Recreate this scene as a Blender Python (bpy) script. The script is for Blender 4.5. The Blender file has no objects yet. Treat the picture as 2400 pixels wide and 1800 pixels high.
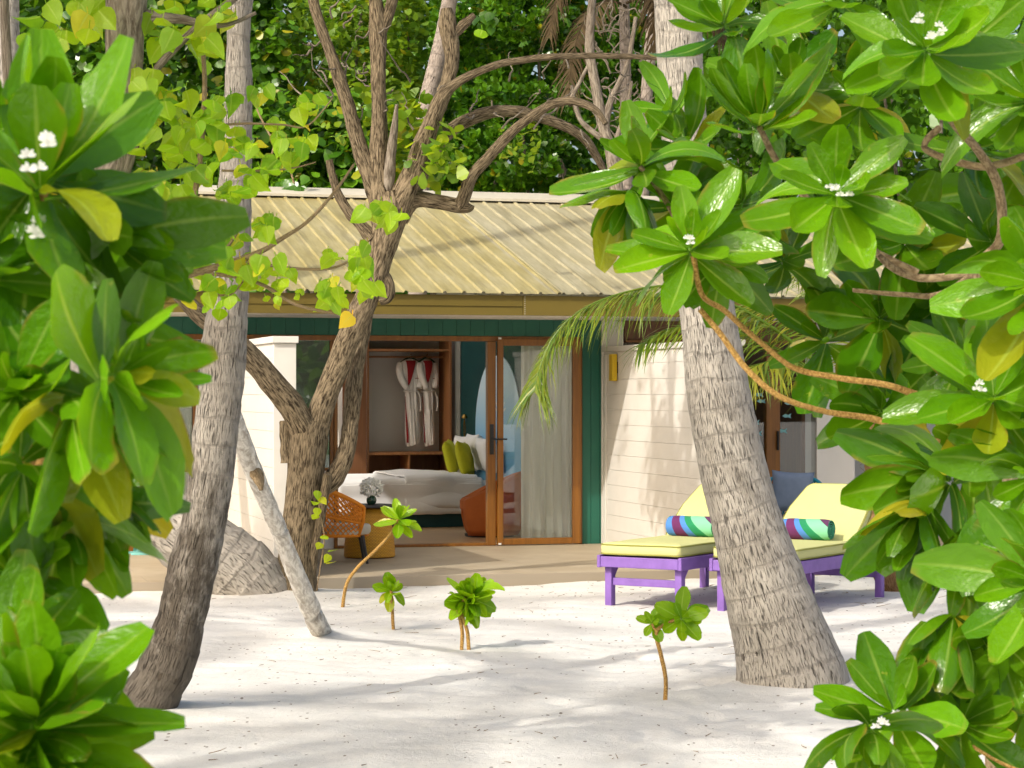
import bpy, bmesh, math, random
from mathutils import Vector, Matrix, noise
R = math.radians
C = bpy.context.scene.collection
scn = bpy.context.scene
random.seed(7)

# ------------------------------------------------------------------ camera, sky, sun, exposure
F, HY, CZ = 5300.0, 920.0, 1.72          # focal length in photo pixels, horizon row, eye height
cam_d = bpy.data.cameras.new('camera'); cam = bpy.data.objects.new('camera', cam_d); C.objects.link(cam)
cam.location = (0, 0, CZ); cam.rotation_euler = (R(90), 0, 0)
cam_d.sensor_width = 36.0; cam_d.lens = 36.0 * F / 2400.0
cam_d.shift_y = (HY - 900.0) / 2400.0
cam_d.clip_start = 0.1; cam_d.clip_end = 2000
cam_d.dof.use_dof = True; cam_d.dof.focus_distance = 18.0; cam_d.dof.aperture_fstop = 15.0
scn.camera = cam

SUN_AZ = Vector((-0.66, -0.75)).normalized(); SUN_EL = R(38)
wd = bpy.data.worlds.new("World"); scn.world = wd; wd.use_nodes = True
wn = wd.node_tree.nodes; wl = wd.node_tree.links
sky = wn.new('ShaderNodeTexSky'); sky.sky_type = 'NISHITA'; sky.sun_disc = False
sky.sun_elevation = SUN_EL; sky.sun_rotation = math.atan2(SUN_AZ.x, SUN_AZ.y)
sky.air_density = 1.0; sky.dust_density = 6.0; sky.ozone_density = 0.4; sky.altitude = 0
wl.new(sky.outputs[0], wn['Background'].inputs[0]); wn['Background'].inputs[1].default_value = 0.15
sun_d = bpy.data.lights.new('sun', 'SUN'); sun = bpy.data.objects.new('sun', sun_d); C.objects.link(sun)
sun_d.energy = 2.15; sun_d.angle = R(0.9); sun_d.color = (1.0, 0.955, 0.88)
sdir = Vector((SUN_AZ.x * math.cos(SUN_EL), SUN_AZ.y * math.cos(SUN_EL), math.sin(SUN_EL)))
sun.rotation_euler = (-sdir).to_track_quat('-Z', 'Y').to_euler(); sun.location = sdir * 60
vs = scn.view_settings; vs.view_transform = 'Standard'; vs.look = 'None'; vs.gamma = 1.0
vs.exposure = 0.55
scn.cycles.max_bounces = 10; scn.cycles.diffuse_bounces = 5; scn.cycles.transparent_max_bounces = 16
scn.cycles.transmission_bounces = 8; scn.cycles.sample_clamp_indirect = 6.0
scn.cycles.caustics_reflective = False; scn.cycles.caustics_refractive = False

# ------------------------------------------------------------------ places
def W(px, py, d): return Vector(((px - 1200) / F * d, d, CZ + (HY - py) / F * d))
def gd(py): return CZ * F / (py - HY)
TH = R(15.7); ct, st = math.cos(TH), math.sin(TH); Z0 = 23.7; FL = 0.12   # the house front: turned, 23.7 m away, floor 12 cm up
def H(s, y, z): return Vector((s * ct - y * st, Z0 + s * st + y * ct, z))   # house frame: s along the front, y inwards
def fs(px, y=0.0):                                                          # s of a sight line at depth y in the house frame
    r = (px - 1200) / F
    return (r * (Z0 + y * ct) + y * st) / (ct - r * st)
def fh(px, py, y=0.0):                                                      # height of a sight line at depth y
    p = H(fs(px, y), y, 0); return CZ + (HY - py) / F * p.y
def nz(x, y, z=0.0): return noise.noise(Vector((x, y, z)))
MOUNDS = [(1.64, 13.25, .5, .035), (-2.0, 12.2, .4, .03), (-1.78, 18.9, .6, .05), (-2.2, 18.6, .7, .04), (-1.45, 16.3, .22, .025), (2.0, 19.6, .6, .03)]
FOOT = {}
def _steps():
    q = random.Random(5)
    for _ in range(9):
        x, y, a = q.uniform(-2.2, 2.6), q.uniform(10, 18.5), q.uniform(0, 6.28)
        for k in range(9):
            a += q.uniform(-.2, .2); x += .62 * math.cos(a); y += .62 * math.sin(a); sd = .09 if k % 2 else -.09
            fx, fy = x - math.sin(a) * sd, y + math.cos(a) * sd; b = a + q.uniform(-.25, .25)
            for i in (-1, 0, 1):
                for j in (-1, 0, 1): FOOT.setdefault((int(fx // 1) + i, int(fy // 1) + j), []).append((fx, fy, math.cos(b), math.sin(b)))
_steps()
def sand_h(x, y):
    s, n = (x * ct + (y - Z0) * st), (x * st - (y - Z0) * ct)
    h = .030 * nz(x * .5, y * .35, 3) + .018 * nz(x * 1.1, y * 1.3, 9) + .010 * nz(x * 2.3, y * 3.6, 1) + .007 * nz(x * 5, y * 8, 5)
    h += .005 * math.sin(y * 15 + 3.5 * nz(x * .5, y * .6, 11) + x * 1.2) * (.5 + nz(x * .7, y * .7, 4))
    for (mx, my, mr, mh) in MOUNDS: 
        r2 = ((x - mx) ** 2 + (y - my) ** 2) / (mr * mr)
        if r2 < 6: h += mh * math.exp(-r2)
    for (fx, fy, fc, fsn) in FOOT.get((int(x // 1), int(y // 1)), ()):
        u, v = ((x - fx) * fc + (y - fy) * fsn) / .14, (-(x - fx) * fsn + (y - fy) * fc) / .065; r2 = u * u + v * v
        if r2 < 9: h += -.014 * math.exp(-r2 * 1.2) + .007 * math.exp(-(math.sqrt(r2) - 1.7) ** 2 * 3)
    if n < 4.4: h += .03 * max(0, min(1, (4.4 - n) / .8)) * (0.6 + nz(s * .8, 2.2, 7))
    if n < 3.4: h -= .2
    return h

# ------------------------------------------------------------------ materials
def newmat(name):
    m = bpy.data.materials.new(name); m.use_nodes = True
    t = m.node_tree; return m, t.nodes, t.links, t.nodes['Principled BSDF']
def nd(N, kind, **kw):
    n = N.new(kind)
    for k, v in kw.items():
        if k in n.inputs.keys() if hasattr(n.inputs, 'keys') else False: n.inputs[k].default_value = v
        else: setattr(n, k, v)
    return n
def ramp(N, stops):
    r = N.new('ShaderNodeValToRGB'); e = r.color_ramp.elements
    e[0].position, e[0].color = stops[0][0], (*stops[0][1], 1)
    e[1].position, e[1].color = stops[-1][0], (*stops[-1][1], 1)
    for p, c in stops[1:-1]:
        x = e.new(p); x.color = (*c, 1)
    return r
def coords(N, L, kind='Object', scale=(1, 1, 1)):
    tc = N.new('ShaderNodeTexCoord'); mp = N.new('ShaderNodeMapping'); mp.inputs['Scale'].default_value = scale
    L.new(tc.outputs[kind], mp.inputs[0]); return mp.outputs[0]
def noise_t(N, L, co, scale, detail=6, rough=.6, dist=0):
    n = N.new('ShaderNodeTexNoise'); n.inputs['Scale'].default_value = scale; n.inputs['Detail'].default_value = detail
    n.inputs['Roughness'].default_value = rough; n.inputs['Distortion'].default_value = dist
    if co: L.new(co, n.inputs['Vector'])
    return n
def bump(N, L, h, B, strength, dist=.01):
    b = N.new('ShaderNodeBump'); b.inputs['Strength'].default_value = strength; b.inputs['Distance'].default_value = dist
    L.new(h, b.inputs['Height']); L.new(b.outputs[0], B.inputs['Normal']); return b
def mixc(N, L, fac, a, b, mode='MIX'):
    m = N.new('ShaderNodeMix'); m.data_type = 'RGBA'; m.blend_type = mode
    for sock, v in ((m.inputs[0], fac), (m.inputs[6], a), (m.inputs[7], b)):
        if isinstance(v, (int, float)): sock.default_value = v
        elif isinstance(v, tuple): sock.default_value = (*v, 1)
        else: L.new(v, sock)
    return m.outputs[2]
def mth(N, L, op, a, b=None, c=None):
    m = N.new('ShaderNodeMath'); m.operation = op
    for i, v in enumerate((a, b, c)):
        if v is None: continue
        if isinstance(v, (int, float)): m.inputs[i].default_value = v
        else: L.new(v, m.inputs[i])
    return m.outputs[0]
def pbr(name, c1, c2=None, scale=(1, 1, 1), nscale=6, rough=.6, bs=.0, bscale=60, bd=.004, coord='Object', spec=.4, metal=0, lo=.3, hi=.7):
    m, N, L, B = newmat(name); c2 = c2 or tuple(v * .8 for v in c1)
    co = coords(N, L, coord, scale); n = noise_t(N, L, co, nscale)
    r = ramp(N, [(lo, c1), (hi, c2)]); L.new(n.outputs[0], r.inputs[0]); L.new(r.outputs[0], B.inputs['Base Color'])
    B.inputs['Roughness'].default_value = rough; B.inputs['Specular IOR Level'].default_value = spec; B.inputs['Metallic'].default_value = metal
    if bs:
        b = noise_t(N, L, co, bscale, 4); bump(N, L, b.outputs[0], B, bs, bd)
    return m

def mat_sand():
    m, N, L, B = newmat('sand'); co = coords(N, L, 'Object')
    a = noise_t(N, L, co, 1.6, 8, .65); r = ramp(N, [(.3, (.68, .655, .60)), (.7, (.785, .765, .71))]); L.new(a.outputs[0], r.inputs[0])
    v = N.new('ShaderNodeTexVoronoi'); v.inputs['Scale'].default_value = 16; v.inputs['Randomness'].default_value = 1
    cs = coords(N, L, 'Object', (1, .6, 1)); L.new(cs, v.inputs['Vector'])
    pick = mth(N, L, 'GREATER_THAN', mth(N, L, 'FRACT', mth(N, L, 'MULTIPLY', v.outputs['Color'], 7.31)), .4)
    patch = noise_t(N, L, co, .9, 3); pm = mth(N, L, 'MULTIPLY_ADD', patch.outputs[0], .34, -.05)
    sp = mth(N, L, 'MULTIPLY', mth(N, L, 'LESS_THAN', v.outputs['Distance'], pm), pick)
    v2 = N.new('ShaderNodeTexVoronoi'); v2.inputs['Scale'].default_value = 55; L.new(co, v2.inputs['Vector'])
    sp2 = mth(N, L, 'MULTIPLY', mth(N, L, 'LESS_THAN', v2.outputs['Distance'], .16), .35)
    c = mixc(N, L, sp2, r.outputs[0], (.30, .25, .19)); c = mixc(N, L, mth(N, L, 'MULTIPLY', sp, .8), c, (.16, .11, .07))
    L.new(c, B.inputs['Base Color']); B.inputs['Roughness'].default_value = .95; B.inputs['Specular IOR Level'].default_value = .15
    g = noise_t(N, L, co, 160, 4, .7); g2 = noise_t(N, L, co, 14, 6, .7)
    bump(N, L, mth(N, L, 'ADD', g.outputs[0], mth(N, L, 'MULTIPLY', g2.outputs[0], 3.0)), B, .5, .012)
    return m

def mat_palm(name, light, mid, dark, moss=0.0):
    m, N, L, B = newmat(name); co = coords(N, L, 'UV')
    base = noise_t(N, L, coords(N, L, 'UV', (2.2, 1.2, 1)), 2.2, 8, .68)
    r = ramp(N, [(.28, mid), (.5, light), (.75, tuple(v * .72 for v in light))]); L.new(base.outputs[0], r.inputs[0])
    # vertical cracks: short dark lens shaped slits
    cr = noise_t(N, L, coords(N, L, 'UV', (22, 3.2, 1)), 2.2, 5, .62, .5)
    cm = ramp(N, [(.33, (1, 1, 1)), (.40, (0, 0, 0))]); L.new(cr.outputs[0], cm.inputs[0])
    fine = noise_t(N, L, coords(N, L, 'UV', (60, 7, 1)), 2.0, 4, .6)
    fm = ramp(N, [(.33, (1, 1, 1)), (.46, (0, 0, 0))]); L.new(fine.outputs[0], fm.inputs[0])
    # ring scars
    w = N.new('ShaderNodeTexWave'); w.bands_direction = 'Y'; w.inputs['Scale'].default_value = 2.0; w.inputs['Distortion'].default_value = 2.6
    w.inputs['Detail'].default_value = 3; w.inputs['Detail Scale'].default_value = 1.6; L.new(coords(N, L, 'UV', (.55, 1, 1)), w.inputs['Vector'])
    rm = ramp(N, [(.0, (1, 1, 1)), (.10, (0, 0, 0))]); L.new(w.outputs['Fac'], rm.inputs[0])
    c = mixc(N, L, mth(N, L, 'MULTIPLY', mth(N, L, 'MULTIPLY', rm.outputs[0], base.outputs[0]), .30), r.outputs[0], tuple(v * .55 for v in mid))
    c = mixc(N, L, mth(N, L, 'MULTIPLY', fm.outputs[0], .32), c, dark)
    c = mixc(N, L, mth(N, L, 'MULTIPLY', cm.outputs[0], .85), c, tuple(v * .45 for v in dark))
    vo = N.new('ShaderNodeTexVoronoi'); vo.inputs['Scale'].default_value = 3.2; L.new(coords(N, L, 'UV', (1.25, .8, 1)), vo.inputs['Vector']); wq = noise_t(N, L, coords(N, L, 'UV', (8, 8, 1)), 2, 3)
    hole = mth(N, L, 'LESS_THAN', mth(N, L, 'ADD', vo.outputs['Distance'], mth(N, L, 'MULTIPLY', wq.outputs[0], .12)), .135); hole = mth(N, L, 'MULTIPLY', hole, mth(N, L, 'GREATER_THAN', mth(N, L, 'FRACT', mth(N, L, 'MULTIPLY', vo.outputs['Color'], 5.7)), .5))
    c = mixc(N, L, mth(N, L, 'MULTIPLY', hole, .85), c, (.035, .026, .018))
    if moss:
        big = noise_t(N, L, coords(N, L, 'UV', (3, 2.2, 1)), 2.4, 8, .7); sep = N.new('ShaderNodeSeparateXYZ'); L.new(co, sep.inputs[0])
        low = mth(N, L, 'MULTIPLY_ADD', sep.outputs[1], -.55, 1.15)       # algae stain on the foot of this trunk
        k = ramp(N, [(.53, (0, 0, 0)), (.68, (1, 1, 1))]); L.new(mth(N, L, 'ADD', mth(N, L, 'MULTIPLY', low, .34), mth(N, L, 'MULTIPLY', big.outputs[0], .85)), k.inputs[0])
        c = mixc(N, L, mth(N, L, 'MULTIPLY', k.outputs[0], moss), c, (.07, .055, .038))
    L.new(c, B.inputs['Base Color']); B.inputs['Roughness'].default_value = .9; B.inputs['Specular IOR Level'].default_value = .2
    h = mth(N, L, 'ADD', mth(N, L, 'MULTIPLY', cm.outputs[0], -1.6), mth(N, L, 'MULTIPLY', fm.outputs[0], -.6))
    h = mth(N, L, 'ADD', h, mth(N, L, 'MULTIPLY', rm.outputs[0], -.25)); h = mth(N, L, 'ADD', mth(N, L, 'ADD', h, base.outputs[0]), mth(N, L, 'MULTIPLY', hole, -2.5))
    bump(N, L, h, B, 1.0, .02); return m

def mat_bark(name, light, dark, su=26, sv=5, st_=.9):
    m, N, L, B = newmat(name)
    a = noise_t(N, L, coords(N, L, 'UV', (su, sv, 1)), 2.0, 7, .66, .5)
    r = ramp(N, [(.40, dark), (.50, tuple((x + y) / 2 for x, y in zip(light, dark))), (.57, light)]); L.new(a.outputs[0], r.inputs[0])
    b = noise_t(N, L, coords(N, L, 'UV', (3, 2, 1)), 2.0, 5)
    k = ramp(N, [(.45, (0, 0, 0)), (.7, (1, 1, 1))]); L.new(b.outputs[0], k.inputs[0])
    c = mixc(N, L, mth(N, L, 'MULTIPLY', k.outputs[0], .35), r.outputs[0], tuple(v * 1.25 for v in light))
    L.new(c, B.inputs['Base Color']); B.inputs['Roughness'].default_value = .95; B.inputs['Specular IOR Level'].default_value = .15
    bump(N, L, a.outputs[0], B, st_, .03); return m

def mat_leaf(name, c1, c2, yellow=(.42, .36, .02), rough=.32, trans=.38, spec=.5, rib=(.42, .56, .12), veins=True):
    m, N, L, B = newmat(name); at = N.new('ShaderNodeAttribute'); at.attribute_name = 'tint'
    sp = N.new('ShaderNodeSeparateColor'); L.new(at.outputs['Color'], sp.inputs[0])
    c = mixc(N, L, sp.outputs[0], c1, c2)
    uv = N.new('ShaderNodeUVMap'); s = N.new('ShaderNodeSeparateXYZ'); L.new(uv.outputs[0], s.inputs[0])
    au = mth(N, L, 'ABSOLUTE', mth(N, L, 'SUBTRACT', s.outputs[0], .5))
    if veins:
        ed = noise_t(N, L, coords(N, L, 'UV', (3, 3, 1)), 2.5, 4)
        c = mixc(N, L, mth(N, L, 'MULTIPLY', ed.outputs[0], .35), c, tuple(v * .55 for v in c1))
    c = mixc(N, L, sp.outputs[1], c, yellow)
    if veins:
        ob = coords(N, L, 'Object'); n3 = noise_t(N, L, ob, 24, 4, .7); n4 = noise_t(N, L, ob, 7, 2)
        edge = mth(N, L, 'MAXIMUM', mth(N, L, 'MULTIPLY_ADD', au, 5.0, -2.0), mth(N, L, 'MULTIPLY_ADD', s.outputs[1], 5.5, -5.0))
        km = mth(N, L, 'MULTIPLY', mth(N, L, 'MAXIMUM', edge, 0.0), mth(N, L, 'MAXIMUM', mth(N, L, 'MULTIPLY_ADD', n4.outputs[0], 8, -4.4), 0.0)); km = mth(N, L, 'MINIMUM', mth(N, L, 'MULTIPLY', km, 1.6), .65)
        c = mixc(N, L, km, c, (.26, .17, .035))
        sptm = ramp(N, [(.66, (0, 0, 0)), (.71, (1, 1, 1))]); L.new(n3.outputs[0], sptm.inputs[0]); c = mixc(N, L, mth(N, L, 'MULTIPLY', sptm.outputs[0], .5), c, (.30, .34, .04))
    if veins:
        rb = N.new('ShaderNodeMapRange'); rb.inputs[1].default_value = .015; rb.inputs[2].default_value = .06; rb.inputs[3].default_value = 1; rb.inputs[4].default_value = 0
        L.new(au, rb.inputs[0])
        fade = mth(N, L, 'SUBTRACT', 1.0, mth(N, L, 'MULTIPLY', s.outputs[1], .8))
        rbm = mth(N, L, 'MULTIPLY', rb.outputs[0], fade); c = mixc(N, L, mth(N, L, 'MULTIPLY', rbm, .55), c, rib)
        vn = mth(N, L, 'SINE', mth(N, L, 'MULTIPLY', mth(N, L, 'SUBTRACT', s.outputs[1], mth(N, L, 'MULTIPLY', au, .55)), 62.0))
        ns = noise_t(N, L, coords(N, L, 'UV', (2.4, 3.6, 1)), 2.0, 2)
        bump(N, L, mth(N, L, 'ADD', mth(N, L, 'MULTIPLY', vn, .025), mth(N, L, 'ADD', mth(N, L, 'MULTIPLY', ns.outputs[0], 2.6), rbm)), B, .26, .007)
    L.new(c, B.inputs['Base Color']); B.inputs['Roughness'].default_value = rough; B.inputs['Specular IOR Level'].default_value = spec
    tr = N.new('ShaderNodeBsdfTranslucent'); g = N.new('ShaderNodeMix'); g.data_type = 'RGBA'; g.blend_type = 'MULTIPLY'; g.inputs[0].default_value = 1
    L.new(c, g.inputs[6]); g.inputs[7].default_value = (2.1, 1.75, .8, 1); L.new(g.outputs[2], tr.inputs[0])
    mx = N.new('ShaderNodeMixShader'); mx.inputs[0].default_value = trans
    L.new(B.outputs[0], mx.inputs[1]); L.new(tr.outputs[0], mx.inputs[2]); L.new(mx.outputs[0], N['Material Output'].inputs[0]); return m

def mat_wood(name, a, b, axis=2, rough=.4):
    m, N, L, B = newmat(name); sc = [14, 14, 14]; sc[axis] = .9
    n = noise_t(N, L, coords(N, L, 'Object', tuple(sc)), 2.0, 6, .6, .4); r = ramp(N, [(.3, a), (.7, b)]); L.new(n.outputs[0], r.inputs[0])
    L.new(r.outputs[0], B.inputs['Base Color']); B.inputs['Roughness'].default_value = rough; bump(N, L, n.outputs[0], B, .15, .003); return m

def mat_roof(name, a, b, c):
    m, N, L, B = newmat(name)
    n = noise_t(N, L, coords(N, L, 'Object', (1.6, .35, 1)), 2.2, 8, .62); r = ramp(N, [(.30, a), (.5, b), (.72, c)]); L.new(n.outputs[0], r.inputs[0])
    k = noise_t(N, L, coords(N, L, 'Object', (9, 1.1, 1)), 2.5, 6, .7); kr = ramp(N, [(.42, (0, 0, 0)), (.72, (1, 1, 1))]); L.new(k.outputs[0], kr.inputs[0])
    c0 = mixc(N, L, mth(N, L, 'MULTIPLY', kr.outputs[0], .5), r.outputs[0], tuple(v * .62 for v in a))
    k2 = noise_t(N, L, coords(N, L, 'Object', (5, .16, 1)), 2.0, 5, .6); k2r = ramp(N, [(.56, (0, 0, 0)), (.66, (1, 1, 1))]); L.new(k2.outputs[0], k2r.inputs[0])
    L.new(mixc(N, L, mth(N, L, 'MULTIPLY', k2r.outputs[0], .45), c0, (.16, .135, .07)), B.inputs['Base Color'])
    B.inputs['Roughness'].default_value = .5; B.inputs['Specular IOR Level'].default_value = .35; bump(N, L, k.outputs[0], B, .15, .004); return m

def mat_tile():
    m, N, L, B = newmat('terrace tile'); co = coords(N, L, 'Object')
    b = N.new('ShaderNodeTexBrick'); b.offset = .5; b.inputs['Scale'].default_value = 1; b.inputs['Brick Width'].default_value = 1.2; b.inputs['Row Height'].default_value = .6
    b.inputs['Mortar Size'].default_value = .004; L.new(co, b.inputs['Vector'])
    n = noise_t(N, L, co, 2.4, 7, .62); r = ramp(N, [(.3, (.365, .29, .19)), (.7, (.455, .38, .265))]); L.new(n.outputs[0], r.inputs[0])
    L.new(mixc(N, L, b.outputs['Fac'], r.outputs[0], (.30, .25, .18)), B.inputs['Base Color']); B.inputs['Roughness'].default_value = .55; return m

def mat_wicker():
    m, N, L, B = newmat('orange wicker'); co = coords(N, L, 'UV', (1, 1, 1))
    b = N.new('ShaderNodeTexBrick'); b.inputs['Scale'].default_value = 1; b.inputs['Brick Width'].default_value = .03; b.inputs['Row Height'].default_value = .013
    b.inputs['Mortar Size'].default_value = .0022; b.inputs['Mortar Smooth'].default_value = .6; L.new(co, b.inputs['Vector'])
    n = noise_t(N, L, coords(N, L, 'UV', (8, 30, 1)), 3, 3); r = ramp(N, [(.3, (.70, .34, .014)), (.7, (.82, .45, .025))]); L.new(n.outputs[0], r.inputs[0])
    L.new(mixc(N, L, b.outputs['Fac'], r.outputs[0], (.25, .075, .004)), B.inputs['Base Color']); B.inputs['Roughness'].default_value = .5
    bump(N, L, mth(N, L, 'SUBTRACT', 1.0, b.outputs['Fac']), B, .9, .004); return m

def mat_glass(name='window glass', tint=(.96, .985, .97), k=.75):
    m, N, L, B = newmat(name); N.remove(B)
    t = N.new('ShaderNodeBsdfTransparent'); t.inputs[0].default_value = (*tint, 1)
    g = N.new('ShaderNodeBsdfGlossy'); g.inputs['Roughness'].default_value = .01
    f = N.new('ShaderNodeFresnel'); f.inputs[0].default_value = 1.6
    mx = N.new('ShaderNodeMixShader'); L.new(mth(N, L, 'MULTIPLY_ADD', f.outputs[0], k, .02), mx.inputs[0]); L.new(t.outputs[0], mx.inputs[1]); L.new(g.outputs[0], mx.inputs[2])
    L.new(mx.outputs[0], N['Material Output'].inputs[0]); return m

def mat_sheer(name, col, t_=.5):
    m, N, L, B = newmat(name); B.inputs['Base Color'].default_value = (*col, 1); B.inputs['Roughness'].default_value = .9
    tr = N.new('ShaderNodeBsdfTranslucent'); tr.inputs[0].default_value = (*col, 1)
    mx = N.new('ShaderNodeMixShader'); mx.inputs[0].default_value = t_; L.new(B.outputs[0], mx.inputs[1]); L.new(tr.outputs[0], mx.inputs[2])
    L.new(mx.outputs[0], N['Material Output'].inputs[0]); return m

def mat_towel():
    m, N, L, B = newmat('striped towel'); uv = N.new('ShaderNodeUVMap'); s = N.new('ShaderNodeSeparateXYZ'); L.new(uv.outputs[0], s.inputs[0])
    wob = mth(N, L, 'MULTIPLY', mth(N, L, 'SINE', mth(N, L, 'MULTIPLY_ADD', s.outputs[1], 6.0, .6)), .20)
    x = mth(N, L, 'ADD', s.outputs[0], mth(N, L, 'MULTIPLY', wob, mth(N, L, 'MULTIPLY_ADD', s.outputs[0], 1.6, 0)))
    r = ramp(N, [(0, (.07, .21, .55)), (.13, (.12, .022, .10)), (.31, (.07, .21, .55)), (.43, (.015, .22, .09)), (.60, (.20, .55, .32)), (.97, (.10, .03, .09))])
    r.color_ramp.interpolation = 'CONSTANT'; L.new(x, r.inputs[0]); L.new(r.outputs[0], B.inputs['Base Color']); B.inputs['Roughness'].default_value = 1
    n = noise_t(N, L, coords(N, L, 'Object'), 180, 3); bump(N, L, n.outputs[0], B, .6, .006); return m

def mat_mural():
    m, N, L, B = newmat('mural paint'); tc = N.new('ShaderNodeTexCoord'); s = N.new('ShaderNodeSeparateXYZ'); L.new(tc.outputs['Object'], s.inputs[0])
    n = noise_t(N, L, tc.outputs['Object'], 1.6, 4); h = mth(N, L, 'ADD', s.outputs[2], mth(N, L, 'MULTIPLY', n.outputs[0], .15))
    r = ramp(N, [(.16, (.60, .45, .24)), (.26, (.12, .36, .58)), (.45, (.16, .42, .66)), (.75, (.55, .70, .80))])
    L.new(mth(N, L, 'MULTIPLY', h, .4), r.inputs[0]); L.new(r.outputs[0], B.inputs['Base Color']); B.inputs['Roughness'].default_value = .7; return m

M = {}
M['sand'] = mat_sand()
M['palm'] = mat_palm('pale palm bark', (.45, .41, .35), (.35, .315, .26), (.10, .08, .06))
M['palm_moss'] = mat_palm('stained palm bark', (.36, .325, .275), (.255, .22, .18), (.075, .06, .045), .80)
M['palm_bg'] = mat_palm('far palm bark', (.38, .32, .27), (.28, .23, .19), (.10, .08, .06))
M['bark'] = mat_bark('fissured bark', (.29, .225, .14), (.036, .025, .014), 24, 6, 1.0)
M['bark_grey'] = mat_bark('grey bark', (.32, .275, .215), (.11, .085, .06), 14, 5, .7)
M['log'] = mat_bark('bleached log', (.68, .645, .58), (.36, .32, .27), 7, 5, .4)
M['twig'] = mat_bark('twig bark', (.36, .27, .16), (.15, .10, .055), 30, 20, .4)
M['stem'] = mat_bark('golden stem', (.50, .31, .10), (.24, .13, .035), 40, 60, .5)
M['leaf'] = mat_leaf('glossy leaf', (.034, .140, .003), (.155, .385, .005), rough=.24, trans=.34, spec=.5)
M['leaf_soft'] = mat_leaf('broad soft leaf', (.038, .155, .003), (.155, .39, .005), rough=.26, trans=.38, spec=.45)
M['leaf_young'] = mat_leaf('young leaf', (.10, .27, .005), (.28, .50, .010), rough=.25, trans=.4, spec=.4)
M['leaf_heart'] = mat_leaf('heart leaf', (.13, .34, .007), (.36, .53, .013), yellow=(.72, .55, .05), rough=.45, trans=.5)
M['leaf_far'] = mat_leaf('far leaf', (.030, .105, .006), (.12, .28, .010), rough=.3, trans=.25, veins=False)
M['leaf_heart_far'] = mat_leaf('light tree leaf', (.09, .21, .008), (.27, .40, .014), rough=.45, trans=.45, veins=False)
M['leaf_lime'] = mat_leaf('lime far leaf', (.075, .175, .008), (.21, .34, .014), rough=.45, trans=.4, veins=False)
M['frond'] = mat_leaf('palm leaflet', (.05, .13, .010), (.18, .27, .022), rough=.4, trans=.35, veins=False)
M['dry'] = mat_leaf('dead frond', (.05, .036, .019), (.105, .078, .042), yellow=(.13, .09, .04), rough=.8, trans=.2, spec=.1, veins=False)
M['petal'] = mat_sheer('white petal', (.85, .85, .80), .3)
M['fibre'] = mat_bark('coir fibre', (.42, .26, .12), (.16, .085, .035), 60, 10, .9)
M['white'] = pbr('white siding', (.72, .69, .63), (.67, .64, .575), nscale=2.5, rough=.55, bs=.05, bscale=30)
M['plaster'] = pbr('white plaster', (.80, .78, .74), (.76, .74, .70), nscale=2, rough=.8)
M['green'] = pbr('teal green paint', (.016, .125, .082), (.013, .105, .07), nscale=3, rough=.45)
M['teal_wall'] = pbr('dark teal panel', (.010, .075, .075), (.008, .055, .058), nscale=3, rough=.5)
M['wood'] = mat_wood('teak frame', (.165, .060, .006), (.265, .105, .010))
M['wood_in'] = mat_wood('cupboard veneer', (.26, .105, .035), (.36, .16, .06), 2, .5)
M['wood_dark'] = mat_wood('dark cupboard', (.13, .05, .018), (.19, .08, .03), 2, .5)
M['floor'] = mat_wood('timber floor', (.42, .27, .14), (.55, .38, .22), 0, .4)
M['fascia'] = pbr('mustard fascia', (.15, .108, .014), (.125, .09, .012), nscale=2, rough=.55)
M['roof'] = mat_roof('yellowed roof sheet', (.30, .248, .092), (.37, .318, .145), (.43, .385, .225))
M['roof_grey'] = mat_roof('grey roof sheet', (.31, .272, .15), (.375, .337, .205), (.43, .395, .265))
M['ridge'] = pbr('ridge flashing', (.55, .51, .40), (.48, .44, .34), nscale=3, rough=.5)
M['tile'] = mat_tile(); M['wicker'] = mat_wicker(); M['glass'] = mat_glass(); M['glass_dark'] = mat_glass('reflection toned glass', (.30, .36, .33), 1.6)  # dark green tint of the second glass stands in for mirrored greenery
def mat_clear():
    m, N, L, B = newmat('added clear sheet'); N.remove(B); t = N.new('ShaderNodeBsdfTransparent'); t.inputs[0].default_value = (.93, .93, .93, 1); L.new(t.outputs[0], N['Material Output'].inputs[0]); return m
M['clear'] = mat_clear(); M['trans_sheet'] = mat_sheer('added diffusing roof sheet', (.93, .92, .9), .9)  # both sheets added for the unseen rear slope, to light the room
M['sheer'] = mat_sheer('sheer curtain', (.90, .90, .84), .5)
M['linen'] = pbr('white linen', (.82, .81, .80), (.78, .77, .76), nscale=3, rough=.9, bs=.15, bscale=9, bd=.02)
M['terry'] = pbr('white terry', (.80, .76, .72), (.74, .70, .66), nscale=20, rough=1, bs=.5, bscale=220, bd=.004)
M['red'] = pbr('red cotton', (.30, .012, .015), (.25, .010, .012), nscale=10, rough=.9)
M['lime'] = pbr('lime fabric', (.42, .42, .012), (.36, .37, .010), nscale=20, rough=.9, bs=.3, bscale=200, bd=.003)
M['cushion'] = pbr('pale lime canvas', (.56, .555, .235), (.53, .525, .215), nscale=4, rough=.85, bs=.2, bscale=260, bd=.002)
M['piping'] = pbr('olive piping', (.28, .28, .05), (.24, .24, .04), rough=.8)
M['purple'] = pbr('purple paint', (.225, .12, .42), (.175, .09, .33), nscale=9, rough=.5, bs=.15, bscale=40)
M['towel'] = mat_towel(); M['mural'] = mat_mural()
M['towel_end'] = pbr('towel roll end', (.02, .22, .12), (.10, .40, .26), nscale=40, rough=1, bs=.6, bscale=120, bd=.006)
M['rust'] = pbr('terracotta fabric', (.48, .125, .022), (.42, .105, .018), nscale=8, rough=.85)
M['orange'] = pbr('orange rope', (.80, .27, .012), (.70, .22, .010), nscale=60, rough=.6)
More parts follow.
